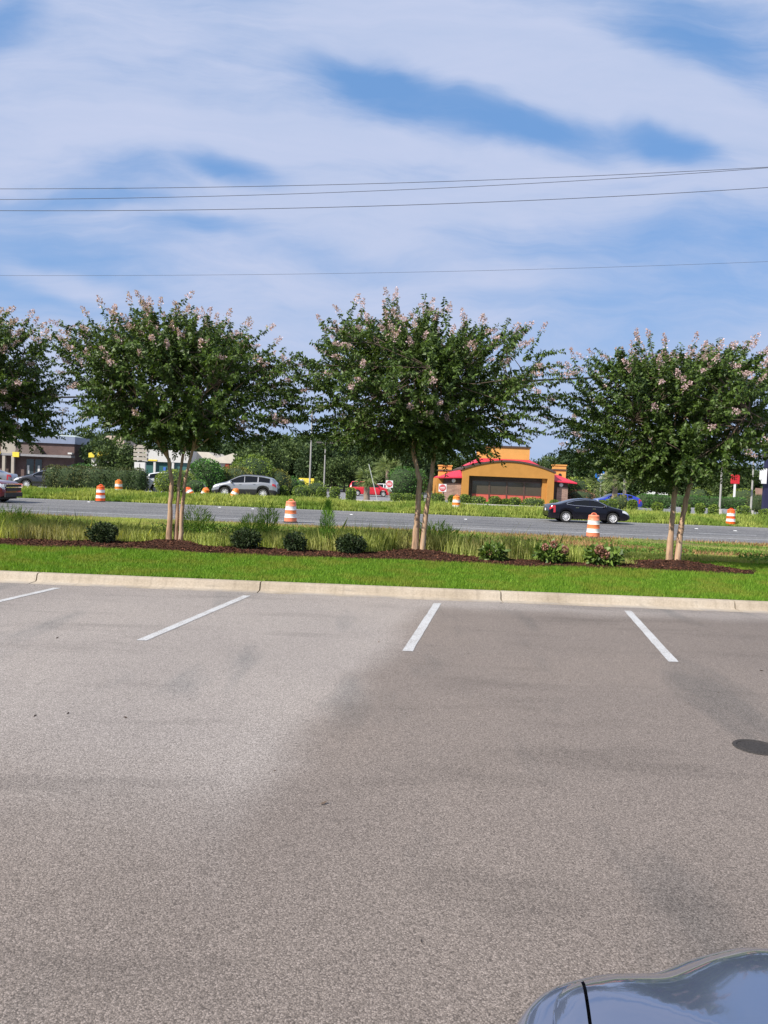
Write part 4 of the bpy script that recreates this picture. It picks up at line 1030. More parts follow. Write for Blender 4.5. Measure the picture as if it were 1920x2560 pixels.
HATCH = dict(SEDAN, top=[(-2.3, .6), (-2.25, 1.05), (-2.0, 1.20), (-1.3, 1.40), (-.5, 1.50), (.1, 1.50), (.5, 1.43), (1.3, 1.02), (1.85, .9), (2.3, .7), (2.43, .5)], rear_glass=(-2.15, -1.35), chrome=False)
PICK = dict(L=5.8, W=2.0, wheels=(-1.75, 1.85), wr=.42, sg=.03, top=[(-2.9, .85), (-2.88, 1.22), (-.95, 1.22), (-.85, 1.70), (-.7, 1.84), (.5, 1.84), (.7, 1.76), (1.25, 1.30), (1.5, 1.24), (2.6, 1.16), (2.86, .9), (2.9, .6)],
            belt=[(-2.9, .8), (-2.86, 1.16), (1.2, 1.16), (2.5, 1.04), (2.86, .8), (2.9, .55)], windshield=(.66, 1.24), rear_glass=(-.95, -.82), side_windows=[(-.68, -.05), (.02, .98)], handles=(.1,), sill=.42, round=(.3, .1), tumble=.84, tail=(.12, .8, 1.1), head=(.2, .8, 1.02))
def at(px, Y, dz=0.0): return G(px, Y, dz)
blackp = carpaint('black_paint', (.003, .003, .009), .1, .2); blackp.node_tree.nodes['Principled BSDF'].inputs['Coat Weight'].default_value = .35; blackp.node_tree.nodes['Principled BSDF'].inputs['Specular IOR Level'].default_value = .3
black = car('sedan', 'black sedan driving right in the far lane of the road', 'car', SEDAN, G(1463, 46.3, .012), 0, blackp)
silver = car('suv', 'silver crossover parked beyond the long grass, facing left', 'car', SUV, G(615, 56.6, .004), math.pi, carpaint('silver_paint', (.43, .43, .43), .75, .3), cladding=True)
# dark red full-size suv, its nose entering from the left
rs = G(38, 43.0, .012); red = car('large_suv', 'dark red large sport utility vehicle entering at the left picture edge', 'car', BIG, Vector((rs.x - 2.6, 43.0, rs.z)), R(-4), carpaint('maroon_paint', (.14, .004, .012), .35))
MB().box(0, .03, -.72, .72, .0, .36).build('grille', m_dark, red, loc=(2.595, 0, .66))
MB().box(0, .05, -.76, .76, -.025, .025).build('grille_bar', m_chrome, red, loc=(2.60, 0, .86))
MB().box(0, .05, -.78, .78, -.02, .02).build('grille_bar', m_chrome, red, loc=(2.60, 0, 1.04))
MB().box(0, .06, -.86, .86, -.13, .10).build('bumper_lip', m_dark, red, loc=(2.57, 0, .46))
for s in (-1, 1): MB().box(0, .03, -.13, .13, -.07, .07).build('headlight', m_head, red, loc=(2.555, s * .86, .97))
car('sedan', 'dark grey parked sedan with bright side windows behind the dark red vehicle', 'car', SEDAN, G(124, 58.2, .004), math.pi + R(6), carpaint('graphite_paint', (.05, .05, .058), .6, .22))
car('sedan', 'light grey parked car mostly hidden behind the dark red vehicle', 'car', SEDAN, G(-42, 60.5, .004), math.pi + R(8), carpaint('grey_paint', (.30, .31, .33), .6, .25))
car('suv', 'white crossover parked between the long hedge and the lime green shrub', 'car', SUV, G(438, 59.8, .004), R(14), carpaint('white_paint', (.74, .74, .74), 0, .3), small=True)
car('minivan', 'bright red minivan behind the clipped shrubs and the palm', 'car', VAN, G(926, 92, .004), 0, carpaint('red_paint', (.62, .015, .03), .1, .3))
car('sedan', 'white car partly hidden behind the nose of the red minivan', 'car', HATCH, G(958, 99, .004), 0, carpaint('white_car_paint', (.74, .74, .74), 0, .3), small=True)
car('hatchback', 'bright blue car behind the thick palm trunk on the right', 'car', HATCH, G(1537, 76, .004), math.pi, carpaint('blue_paint', (.02, .045, .42), .3, .25))
car('pickup_truck', 'white pickup truck far away between the palm and the right tree', 'car', PICK, G(1621, 196, .02), math.pi, carpaint('white_truck_paint', (.76, .76, .76), 0, .35), small=True)
car('suv', 'distant white vehicle right beside the white pickup, close to the tree stems', 'car', SUV, G(1662, 200, .02), R(70), carpaint('white_far_paint', (.74, .74, .74), 0, .35), small=True)

# ------------------------------------------------------------------ blue car beside the camera
def near_car():
    Z0 = .92
    pix = [(1380, 2560), (1383, 2530), (1387, 2503), (1396, 2486), (1408, 2473), (1426, 2463), (1450, 2455), (1469, 2451), (1495, 2445), (1525, 2440), (1580, 2438.5), (1634, 2439), (1657, 2436), (1677, 2429), (1710, 2417), (1742, 2403), (1775, 2392), (1808, 2384), (1851, 2374), (1894, 2372), (1920, 2375)]
    W0 = [atZ(px, py, Z0) for px, py in pix]; P = [(q.x, q.y) for q in W0]
    root_x = P[0][0] + .90                                     # middle line of the car
    # straight back along the side, then the outline, then round to the middle of the nose
    last = P[-1]; xs_, ys_ = P[0]
    back = [(xs_ - .035, -3.3), (xs_ - .04, -2.0), (xs_ - .035, -.8), (xs_ - .02, .3), (xs_ - .008, ys_ - .25)]
    nose = [(last[0] + (root_x - last[0]) * t, last[1] + .06 * t) for t in (.25, .5, .75, 1.0)]
    half = back + P + nose
    e = empty('parked_car', (root_x, 0, 0), 0, 'blue grey car beside the camera, only its glossy hood corner showing at the bottom right', 'car')
    half = [(x - root_x, y) for x, y in half]
    # resample and smooth
    h = np.array(half); sgl = np.r_[0, np.cumsum(np.hypot(*np.diff(h, axis=0).T))]
    t = np.r_[np.linspace(0, sgl[4], 14)[:-1], np.linspace(sgl[4], sgl[-1], 150)]
    hx, hy = np.interp(t, sgl, h[:, 0]), np.interp(t, sgl, h[:, 1])
    for _ in range(3):
        hx[1:-1] = (hx[:-2] + 2 * hx[1:-1] + hx[2:]) / 4; hy[14:-1] = (hy[13:-2] + 2 * hy[14:-1] + hy[15:]) / 4
    out = np.c_[hx, hy]; full = np.r_[out, np.c_[-hx[::-1][1:], hy[::-1][1:]]]
    d = np.gradient(full, axis=0); nrm = np.c_[-d[:, 1], d[:, 0]]; nrm /= np.linalg.norm(nrm, axis=1, keepdims=True)
    if nrm[30, 0] > 0: nrm = -nrm
    # flank and nose skin below the hood line
    prof = [(0, .0), (.010, -.003), (.022, -.014), (.032, -.035), (.046, -.09), (.056, -.17), (.060, -.30), (.058, -.50), (.035, -.68), (-.03, -.72)]
    b = MB(); n = len(full); vs = []
    for o_, dz in prof:
        for i in range(n): vs.append((full[i, 0] + nrm[i, 0] * o_ * (1 + .8 * abs(nrm[i, 0])), full[i, 1] + nrm[i, 1] * o_, Z0 + dz))
    b.add(vs, [(j * n + i, (j + 1) * n + i, (j + 1) * n + i + 1, j * n + i + 1)[::-1] for j in range(len(prof) - 1) for i in range(n - 1)])
    paint = carpaint('slate_blue_paint', (.135, .165, .25), .45, .10)
    b.build('body_side', paint, e, smooth=True, angle=60)
    # hood and fender tops
    seg = full[14:n - 14]
    def height(x, y):
        dd = np.sqrt(((seg - np.array([x, y])) ** 2).sum(1)).min()
        return Z0 + .022 * (1 - math.exp(-dd / .03)) + .20 * min(dd, .55)
    yc = -.15
    o2 = out[14:]; o2 = o2[np.argsort(o2[:, 0])]; front = lambda x: float(np.interp(-abs(x), o2[:, 0], o2[:, 1]))
    xl = out[14:, 0].min(); wg = .0026
    A_, B_ = atZ(1453, 2455, Z0), atZ(1467, 2560, Z0); ksl = (A_.x - B_.x) / (A_.y - B_.y)
    slit = lambda y: A_.x - root_x + ksl * (max(y, .75) - A_.y) + .02 * min(0, y - .75)   # shut line on the left half
    def panel(edge0, edge1, nx, name, side):
        b = MB(); ny = 40; vs = []
        for i in range(nx):
            u = i / (nx - 1); xf = lambda y: edge0(y) * (1 - u) + edge1(y) * u
            yf = 1.1
            for _ in range(30): yf = .5 * yf + .5 * front(xf(yf))
            yf = max(yf, yc + .03)
            for k in range(ny):
                y = yc + (yf - yc) * math.sin(k / (ny - 1) * math.pi / 2); x = xf(y)
                vs.append((x * side, y, height(x, y) if k < ny - 1 else Z0))
        f = [(i * ny + k, (i + 1) * ny + k, (i + 1) * ny + k + 1, i * ny + k + 1) for i in range(nx - 1) for k in range(ny - 1)]
        b.add(vs, f if side > 0 else [q[::-1] for q in f]); return b
    pf = lambda x: (lambda y: x)
    for s in (1, -1):
        panel(pf(xl + .0005), lambda y: slit(y) - wg, 30, 'fender', s).build('fender', paint, e, smooth=True, angle=60)
    hb = panel(lambda y: slit(y) + wg, pf(0), 70, 'hood', 1); h2 = panel(lambda y: slit(y) + wg, pf(0), 70, 'hood', -1); hb.add(h2.v, h2.f)
    hb.build('hood', paint, e, smooth=True, angle=60)
    for s in (1, -1):
        b = MB(); ys2 = np.linspace(yc, A_.y - .012, 20)
        b.add([((slit(y) + q) * s, y, height(slit(y), y) - .03) for y in ys2 for q in (-.02, .02)], [(2 * i, 2 * i + 1, 2 * i + 3, 2 * i + 2) for i in range(19)])
        b.build('hood_gap_seal', m_dark, e)
    # cabin and tail, behind the camera
    xr = -xl
    cab = [(-2.9, 1.0), (-2.5, 1.08), (-1.75, 1.46), (-1.0, 1.50), (-.55, 1.46), (-.02, 1.0)]
    b = MB(); g = MB(); rows = []
    yy = np.linspace(-3.28, yc + .02, 40)
    for y in yy:
        zt = np.interp(y, [-3.3, -3.2, -2.6, -1.75, -1.0, -.6, yc + .02], [.98, 1.04, 1.10, 1.44, 1.48, 1.44, 1.0]); th = xr * (1 - .25 * min(1, max(0, zt - 1.0) / .45))
        rows.append([(-xr, .915), (-xr * .97, .985 if zt > .99 else zt), (-th, zt - .05 * (zt > 1.06)), (-th * .7, zt), (0, zt + .01), (th * .7, zt), (th, zt - .05 * (zt > 1.06)), (xr * .97, .985 if zt > .99 else zt), (xr, .915)])
    for i in range(len(yy) - 1):
        for j in range(8):
            q = [(rows[i][j][0], yy[i], rows[i][j][1]), (rows[i][j + 1][0], yy[i], rows[i][j + 1][1]), (rows[i + 1][j + 1][0], yy[i + 1], rows[i + 1][j + 1][1]), (rows[i + 1][j][0], yy[i + 1], rows[i + 1][j][1])]
            gl = (j in (1, 6) and -2.3 < yy[i] < -.55) or (j in (2, 3, 4, 5) and (yy[i] > -.55 or -2.6 < yy[i] < -1.8))
            (g if gl else b).add(q, [(0, 1, 2, 3)])
    b.build('roof_and_doors', paint, e, smooth=True); g.build('windows', m_glass, e)
    for wy in (.35, -2.35):
        for s in (1, -1):
            t = MB().lathe([(.2, 0), (.30, 0), (.33, -.03), (.33, -.2), (.1, -.2)], 28, axis='y').build('wheel', m_tyre, e, smooth=True, loc=(s * (xr + .075), wy, .33)); t.rotation_euler = (0, 0, -math.pi / 2 * s)
            MB().lathe([(.21, -.005), (.19, -.03), (.05, -.02), (0, -.02)], 24, axis='y').build('rim', m_rim, t)
near_car()
# ------------------------------------------------------------------ buildings
def stucco(name, c): return mat(name, c, .9, var=.07, scale=1.2, bump=.15, detail=6, spec=.15)
def brickmat(name, c, c2, mortar, bw=.22, bh=.075):
    m, nt, b = newmat(name); tc = nt.new('ShaderNodeTexCoord').outputs['Object']; sp = nt.new('ShaderNodeSeparateXYZ', {0: tc})
    uv_ = nt.new('ShaderNodeCombineXYZ', {0: nt.math('ADD', sp.outputs[0], sp.outputs[1]), 1: sp.outputs[2]}).outputs[0]
    br = nt.new('ShaderNodeTexBrick', {'Vector': uv_, 'Color1': (*c, 1), 'Color2': (*c2, 1), 'Mortar': (*mortar, 1), 'Scale': 1.0, 'Mortar Size': .012, 'Brick Width': bw, 'Row Height': bh, 'Bias': .1})
    v = nt.noise(tc, 1.1, 5)
    nt.l.new(nt.mix(1, br.outputs[0], nt.ramp(v, [(.3, .75), (.7, 1.2)]), 'MULTIPLY'), b.inputs['Base Color']); b.inputs['Roughness'].default_value = .9
    return m
m_orange = stucco('orange_stucco', (.48, .232, .060)); m_tower = stucco('light_orange_stucco', (.66, .34, .10)); m_dkband = mat('dark_brown_band', (.075, .05, .04), .8, var=.15)
m_roofred = mat('red_metal_roof', (.62, .03, .06), .5, var=.08, scale=3); m_stone = brickmat('ledge_stone', (.44, .29, .22), (.31, .19, .15), (.18, .135, .11), .5, .11)
m_winbrown = mat('bronze_frame', (.09, .055, .04), .5, var=.1); m_redpanel = mat('coral_panel', (.52, .10, .07), .7, var=.12, scale=4)
m_wglass = glassmat('window_glass', (.075, .06, .042), .12, .6); m_lamp = mat('lamp_dish', (.62, .62, .60), .5, var=.1)
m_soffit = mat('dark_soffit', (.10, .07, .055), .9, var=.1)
def restaurant():
    o = G(1265, 88); e = empty('restaurant', o, 0, 'orange stucco fast food restaurant with red roof edges and an arched front', 'restaurant')
    # arched front wall with the recess left open
    arc = [(x, 3.55 + 1.05 * (1 - (x / 5.2) ** 2)) for x in np.linspace(5.2, -5.2, 31)]
    def wallpoly():
        b = MB(); xs = np.linspace(-5.2, 5.2, 41); top = lambda x: 3.55 + 1.05 * (1 - (x / 5.2) ** 2)
        b.box(-5.2, -4.45, -.35, .0, -.2, top(-4.8)); b.v = []; b.f = []
        # left and right piers, lintel made of thin columns sharing the arch line
        for xa, xb, z0 in [(-5.2, -4.45, -.2), (4.45, 5.2, -.2), (-4.45, 4.45, 2.88)]:
            n_ = max(2, int((xb - xa) / .3)); pts = [(xb - (xb - xa) * k / n_, top(xb - (xb - xa) * k / n_)) for k in range(n_ + 1)]
            b.prism([(xa, z0), (xb, z0)] + pts, -.9, .0)
        return b
    wallpoly().build('front_wall', m_orange, e)
    b = MB(); xs = np.linspace(-5.35, 5.35, 36)
    for a, c in zip(xs[:-1], xs[1:]):
        za, zc = 3.55 + 1.05 * (1 - (a / 5.2) ** 2), 3.55 + 1.05 * (1 - (c / 5.2) ** 2)
        b.prism([(a, za + .003), (c, zc + .003), (c, zc + .2), (a, za + .2)], -1.02, 10)
    b.build('arched_roof', m_dkband, e)
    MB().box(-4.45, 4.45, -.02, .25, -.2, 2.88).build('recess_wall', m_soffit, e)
    # windows: four bays
    bays = np.linspace(-4.0, 3.95, 5)
    for a, c in zip(bays[:-1], bays[1:]):
        fr = MB(); fr.box(a, a + .09, -.16, -.025, .86, 2.42); fr.box(c - .09, c, -.16, -.025, .86, 2.42); fr.box(a + .09, c - .09, -.16, -.025, 2.30, 2.42); fr.box(a + .09, c - .09, -.16, -.025, .86, .95)
        w_ = fr.build('window', m_winbrown, e)
        MB().box(a + .09, c - .09, -.10, -.03, .95, 2.30).build('pane', m_wglass, w_)
        MB().box(a + .05, c - .05, -.12, -.03, -.1, .85).build('coral_panel', m_redpanel, e)
        MB().box(a - .04, a + .05, -.20, -.03, -.1, .85).build('mullion', m_winbrown, e)
    MB().box(3.97, 4.445, -.5, -.03, -.1, 2.86).build('jamb', m_orange, e)
    # tower behind with skirt roof
    MB().box(-2.85, 2.85, 2.2, 6.5, 3.0, 6.35).build('tower', m_tower, e)
    MB().box(-2.97, 2.97, 2.08, 6.62, 6.35, 6.55).build('tower_cap', m_dkband, e)
    b = MB().add([(-3.1, 1.2, 4.55), (3.1, 1.2, 4.55), (4.6, 1.2, 4.05), (4.6, 8, 4.05), (2.86, 2.1, 5.0), (-2.86, 2.1, 5.0), (-4.6, 1.2, 4.05), (-4.6, 8, 4.05), (2.86, 6.5, 5.0), (-2.86, 6.5, 5.0)],
                 [(0, 1, 4, 5), (1, 2, 3, 8, 4), (0, 5, 9, 7, 6), (8, 3, 7, 9)])
    b.build('skirt_roof', m_roofred, e)
    MB().box(-7.1, -5.21, .1, 9.9, -.2, 2.75).build('side_wall', m_dkband, e); MB().box(5.21, 7.0, .1, 9.9, -.2, 2.75).build('side_wall', m_dkband, e)
    MB().box(-7.12, -5.22, .0, .09, -.2, 1.95).build('stone_base', m_stone, e); MB().box(5.75, 7.02, .0, .09, -.2, 1.95).build('stone_base', m_stone, e)
    for s in (-1, 1):
        x0, x1 = (5.21, 7.9) if s > 0 else (-7.75, -5.21)
        zi = 3.55
        if s > 0: b = MB().add([(5.21, -.55, 2.72), (7.9, -.55, 2.55), (7.9, 10, 2.55), (5.21, 1.0, 3.55), (6.2, 1.6, 3.35), (6.2, 9, 3.35), (5.21, 10, 3.55), (5.21, -.55, 2.58), (7.9, -.55, 2.42), (7.9, 10, 2.42)], [(0, 1, 4, 3), (1, 2, 5, 4), (3, 4, 5, 6), (7, 8, 1, 0), (8, 9, 2, 1), (7, 0, 3)])
        else: b = MB().add([(-5.21, -.55, 2.72), (-7.75, -.55, 2.60), (-7.75, 10, 2.60), (-5.21, 1.0, 3.50), (-6.2, 1.6, 3.3), (-6.2, 9, 3.3), (-5.21, 10, 3.5), (-5.21, -.55, 2.58), (-7.75, -.55, 2.46), (-7.75, 10, 2.46)], [(0, 3, 4, 1), (1, 4, 5, 2), (3, 6, 5, 4), (7, 0, 1, 8), (8, 1, 2, 9)])
        b.build('eave_roof', m_roofred, e)
    for x in (-6.1, 6.2):
        l = MB().lathe([(0, .0), (.22, .0), (.24, -.05), (.20, -.12), (0, -.14)], 20, c=(x, -.02, 2.25), axis='y').build('wall_lamp', m_lamp, e, smooth=True)
    # bell-tower like chimneys
    for x0, x1, zt in ((6.05, 7.45, 4.5), (-7.6, -6.1, 3.9)):
        t = MB().box(x0, x1, 3.2, 4.6, 2.2, zt).build('chimney', m_tower, e)
        MB().box(x0 - .1, x1 + .1, 3.1, 4.7, zt - .55, zt - .40).build('chimney_ledge', m_dkband, t)
        MB().box(x0 - .08, x1 + .08, 3.12, 4.68, zt, zt + .15).build('chimney_cap', m_tower, t)
        MB().lathe([(0, -.02), (.2, -.02)], 12, c=((x0 + x1) / 2, 3.19, zt - 1.1), axis='y').build('chimney_opening', m_dark, t)
    MB().box(-7.9, -7.13, 2.0, 9, -.2, 2.5).build('side_porch', m_orange, e)
    MB().box(-5.0, 5.0, .3, 9.8, .0, 3.3).build('hall', m_dkband, e)
restaurant()
# left brick shops
m_brick = brickmat('dark_brick', (.13, .065, .055), (.10, .05, .045), (.14, .12, .11)); m_beige = stucco('beige_pillar', (.40, .36, .30)); m_metal = mat('blue_grey_metal_roof', (.24, .28, .38), .45, metal=.3, var=.08, stretch=(6, 1, 1), scale=2)
m_shopglass = glassmat('shop_glass', (.03, .045, .055), .1, .6); m_white = mat('white_cladding', (.60, .59, .56), .7, var=.06); m_yellow = mat('yellow_sign_face', (.78, .62, .06), .5, var=.12); m_greenroof = mat('pale_green_roof', (.38, .44, .40), .6, var=.08)
m_awning = mat('dark_awning', (.10, .075, .065), .85, var=.15); m_teal = glassmat('teal_glass', (.05, .13, .12), .15, .6); m_cream = stucco('cream_fascia', (.62, .57, .48)); m_tan = mat('tan_shingle_roof', (.33, .26, .20), .9, var=.2, scale=5)
def brick_shops():
    r_ = G(184, 95); e = empty('shop_building', r_, 0, 'dark brick shop building with a blue grey metal roof edge and beige pillars', 'building')
    MB().box(-30, 0, 0, 12, -.3, 4.9).build('brick_wall', m_brick, e)
    MB().prism([(-6.8, 4.87), (.15, 4.87), (.15, 5.75), (-6.3, 5.9)], -.25, 12).build('metal_roof', m_metal, e)
    MB().box(-30, -6.9, -.2, 12, 4.9, 5.1).build('parapet', m_beige, e)
    MB().box(-30, .1, -1.2, -.003, 3.15, 3.42).build('canopy_ledge', mat('grey_ledge', (.25, .245, .25), .7), e)
    for x in (-8.0,): MB().box(x - .9, x + .9, -.3, -.004, 3.42, 6.3).build('gable_panel', m_beige, e)
    for x in (-9.0, -8.15, -7.05): MB().box(x - .17, x + .17, -1.15, -.85, -.3, 3.15).build('pillar', m_beige, e)
    for a, c in ((-6.9, -3.55), (-2.2 - 2.4, -2.2 - 1.3)):
        b = MB().add([(a, -.01, 4.6), (c - .8, -.01, 4.6), (a, -1.15, 3.43), (c, -1.15, 3.43)], [(0, 2, 3, 1)]).build('awning', m_awning, e)
    for x0, x1 in ((-5.9, -4.9), (-4.8, -3.9), (-7.9, -7.2), (-11, -9.4)):
        w_ = MB().box(x0, x1, -.06, -.003, 0, 2.9).build('shop_window', m_winbrown, e); MB().box(x0 + .06, x1 - .06, -.075, -.062, .15, 2.8).build('pane', m_shopglass, w_)
    for x in (-5.6, -4.3, -2.45): MB().box(x - .13, x + .13, -.10, -.078, 1.0, 2.05).build('poster', m_white, e)
    MB().box(-7.0, -6.2, -1.32, -1.21, 3.0, 3.6).build('yellow_sign', m_yellow, e); MB().box(-9.3, -8.5, -1.32, -1.21, 3.3, 3.6).build('yellow_sign', m_yellow, e)
    MB().box(-.75, -.2, -.12, -.004, 1.0, 2.2).build('poster', mat('blue_white_poster', (.25, .32, .55), .5, var=.6, scale=3), e)
    MB().box(-.6, -.1, -.5, -.004, 3.6, 3.8).build('wall_light', m_white, e)
    MB().box(.0, 3.8, 2.0, 10, -.3, 2.2).build('annex', m_brick, e); MB().box(.0, 3.85, 1.9, 10, 2.2, 2.45).build('annex_fascia', m_cream, e)
brick_shops()
def gabled(px0, px1, Y, hb, ht, mw, mr, label, name='house', depth=10, hip=True, cat='building', extra=None):
    a, c = G(px0, Y), G(px1, Y); W = c.x - a.x; e = empty(name, a, 0, label, cat)
    MB().box(0, W, 0, depth, -.3, hb).build('wall', mw, e)
    o_ = .35; i_ = W * .28 if hip else .0
    MB().add([(-o_, -o_, hb + .003), (W + o_, -o_, hb + .003), (W + o_, depth + o_, hb + .003), (-o_, depth + o_, hb + .003), (i_, depth / 2, ht), (W - i_, depth / 2, ht)], [(0, 1, 5, 4), (1, 2, 5), (2, 3, 4, 5), (3, 0, 4), (0, 3, 2, 1)]).build('roof', mr, e)
    MB().box(-o_, W + o_, -o_ - .04, -o_ - .004, hb - .22, hb + .02).build('fascia', m_white, e)
    return e, W
e, W = gabled(66, 176, 128, 6.2, 7.4, m_white, m_greenroof, 'white building with a pale green roof rising behind the brick shops', depth=14)
MB().box(W - 3, W - 1, -.06, -.004, 4.6, 6.0).build('window', m_teal, e)
e, W = gabled(213, 306, 124, 5.3, 7.4, m_cream, m_tan, 'cream house with a tan hipped roof behind the yellow canopy')
for k in range(3): MB().box(1.2 + k * 1.7, 2.1 + k * 1.7, -.05, -.003, 3.2, 4.6).build('window', m_shopglass, e)
def station():
    a, c = G(336, 108), G(475, 108); W = c.x - a.x; e = empty('bank_building', a, 0, 'low white fronted building with teal glass behind the three-stemmed tree', 'building')
    MB().box(0, W, 0, 10, 3.2, 4.9).build('fascia', m_white, e); MB().box(.3, W - .3, .4, 9.6, -.3, 3.2).build('glazing', m_teal, e)
    for x in (0, W * .33, W * .66, W - .35): MB().box(x, x + .3, .05, .35, -.3, 3.2).build('pillar', m_white, e)
    MB().box(W * .22, W * .40, -.06, -.004, 3.28, 3.48).build('sign_strip', m_yellow, e); MB().box(W * .50, W * .545, .30, .37, 1.7, 2.5).build('blue_notice', mat('blue_notice', (.05, .15, .5), .5), e)
    a, c = G(478, 112), G(622, 112); W = c.x - a.x; e = empty('white_building', a, 0, 'white building with cream fascia and a red pillar above the silver car', 'building')
    MB().box(0, W, 0, 9, -.3, 3.4).build('wall', m_white, e)
    MB().prism([(-.4, 3.403), (W + .3, 3.403), (W - .3, 3.95), (W * .72, 4.9), (W * .45, 4.1), (W * .3, 4.9), (-.2, 4.9)], -.5, 9).build('roof', m_cream, e)
    MB().box(W * .59, W * .66, -.35, -.01, -.3, 3.4).build('red_pillar', mat('brick_red_pillar', (.33, .06, .04), .8), e)
    MB().box(W * .66, W * .74, -.05, -.004, 0, 3.0).build('doorway', m_dark, e)
    w_ = MB().add([(1.0, -.05, .9), (5.0, -.05, .9), (3.3, -.05, 3.0), (1.0, -.05, 3.0)], [(0, 1, 2, 3)]); w_ = MB().prism([(1.0, .9), (5.0, .9), (3.3, 3.0), (1.0, 3.0)], -.06, -.004).build('window', m_teal, e)
    MB().box(W * .82, W * .95, -.05, -.004, .8, 2.8).build('window', m_shopglass, e)
station()
def atm_canopy():
    g = G(248, 84); e = empty('drive_up_canopy', g, 0, 'small canopy with a yellow curved top on a white post', 'canopy')
    MB().box(-.75, -.15, -.4, .4, -.3, 3.1).build('post', m_white, e)
    pts = [(-.9 + 2.85 * t, 3.42 + .32 * math.sin(math.pi * min(1, t * .95 + .12)) ) for t in np.linspace(0, 1, 12)]
    MB().prism([(-.9, 3.12), (.2, 3.2), (1.95, 3.38)] + [(x, z + .05) for x, z in pts[::-1]], -.9, .9).build('yellow_top', m_yellow, e, smooth=False)
    MB().box(.0, 1.7, -.5, .5, 2.65, 2.85).build('beam', m_white, e); MB().box(1.5, 1.6, -.05, .05, -.3, 2.65).build('thin_post', m_dark, e)
    MB().box(-.2, .2, -.45, -.404, .7, 1.8).build('screen_panel', m_shopglass, e)
    g = G(349, 80); e = empty('pylon_sign', g, 0, 'white pylon with striped beige louvres left of the three-stemmed tree', 'sign')
    MB().box(-.55, .55, -.2, .2, -.3, 2.75).build('panel', m_white, e); MB().box(-.02, .02, -.23, -.205, .9, 2.6).build('seam', m_dark, e)
    for k in range(4): MB().box(-.65, .75, -.25, .25, 2.95 + k * .42, 3.27 + k * .42).build('louvre', m_beige, e)
    MB().box(-.1, .1, -.1, .1, 2.75, 4.6).build('post', m_dark, e); MB().box(.05, .5, -.235, -.21, .2, .7).build('yellow_patch', m_yellow, e)
atm_canopy()

# ------------------------------------------------------------------ poles, signs, wires
m_pole = mat('grey_pole', (.33, .32, .30), .6, var=.12); m_footing = mat('pole_footing_concrete', (.48, .45, .41), .9, var=.15); m_dpole = mat('dark_pole', (.10, .09, .08), .6)
def light_pole(px, Y, ht, label, heads=((.0, .0),), m=m_pole, foot=.5):
    g = G(px, Y); e = empty('light_pole', g, 0, label, 'light pole', 'light poles of the parking lots')
    MB().lathe([(0, foot), (.26, foot - .02), (.29, -.2)], 14).build('footing', m_footing, e)
    MB().tube([(0, 0, foot), (0, 0, ht)], [.085, .06], 8).build('pole', m, e, smooth=True)
    for s in (-1, 1):
        a = MB().tube([(0, 0, ht - .08), (s * .55, 0, ht - .02)], .035, 6).build('arm', m, e)
        MB().box(s * .5 - .05 if s > 0 else -.95 - .05, s * .5 + .5 if s > 0 else -.5 + .05, -.2, .2, ht - .1, ht + .06).build('lamp_head', m_dpole, a)
light_pole(773, 72, 8.2, 'taller grey light pole, left one of the pair behind the clipped shrubs')
light_pole(809, 86, 5.9, 'shorter light pole just right of the taller one')
light_pole(829, 118, 10.6, 'far light pole whose dark lamp head shows among the leaves')
light_pole(1557, 66, 5.6, 'light pole rising in front of the blue car')
light_pole(1798, 60, 4.6, 'light pole on a round concrete footing left of the red sign')
light_pole(1876, 62, 4.9, 'light pole with a pale footing right of the red sign')
light_pole(153, 140, 12.5, 'thin light pole rising behind the brick shops')
light_pole(100, 118, 9.6, 'dark thin light pole before the pale green roof', m=m_dpole)
light_pole(652, 100, 7.2, 'pale light pole in the trees left of the tall grey one')
# leaning pale guy guard
g = G(946, 57.2); e = empty('leaning_post', g, 0, 'thin pale post leaning left in front of the red minivan', 'post')
t = atY(922, 1160, 57.2); MB().tube([(0, 0, -.1), tuple(t - g)], .035, 6).build('rod', mat('pale_rod', (.45, .47, .44), .5), e)
m_signred = mat('sign_red', (.55, .02, .03), .5, var=.05); m_signwhite = mat('sign_white', (.75, .75, .75), .5, var=.05)
def text_mesh(txt, size, m, parent, loc, name='lettering'):
    cu = bpy.data.curves.new(name, 'FONT'); cu.body = txt; cu.size = size; cu.align_x = 'CENTER'; cu.align_y = 'CENTER'; cu.extrude = .002
    tmp = bpy.data.objects.new('tmp', cu); col.objects.link(tmp); bpy.context.view_layer.update()
    me = bpy.data.meshes.new_from_object(tmp.evaluated_get(bpy.context.evaluated_depsgraph_get())); bpy.data.objects.remove(tmp)
    me.materials.clear(); o = finish(name, me, m, parent); o.location = loc; o.rotation_euler = (math.pi / 2, 0, 0); return o
def no_entry(px, Y, zc, label, s=.40):
    g = G(px, Y); e = empty('no_entry_sign', g, 0, label, 'road sign', 'red and white no entry signs')
    MB().tube([(0, 0.03, -.1), (0, .03, zc)], .03, 6).build('post', m_pole, e)
    MB().box(-s, s, -.012, .0, zc - s, zc + s).build('panel', m_signwhite, e)
    MB().lathe([(0, -.006), (s * .88, -.006), (s * .88, 0)], 32, c=(0, -.013, zc), axis='y').build('red_disc', m_signred, e)
    MB().box(-s * .65, s * .65, -.026, -.0195, zc - s * .13, zc + s * .13).build('white_bar', m_signwhite, e)
    text_mesh('DO NOT', s * .36, m_signwhite, e, (0, -.022, zc + s * .42)); text_mesh('ENTER', s * .36, m_signwhite, e, (0, -.022, zc - s * .42))
no_entry(972, 86, 1.55, 'no entry sign over the nose of the red minivan')
no_entry(1105, 80, 1.35, 'no entry sign before the left stone wall of the restaurant')
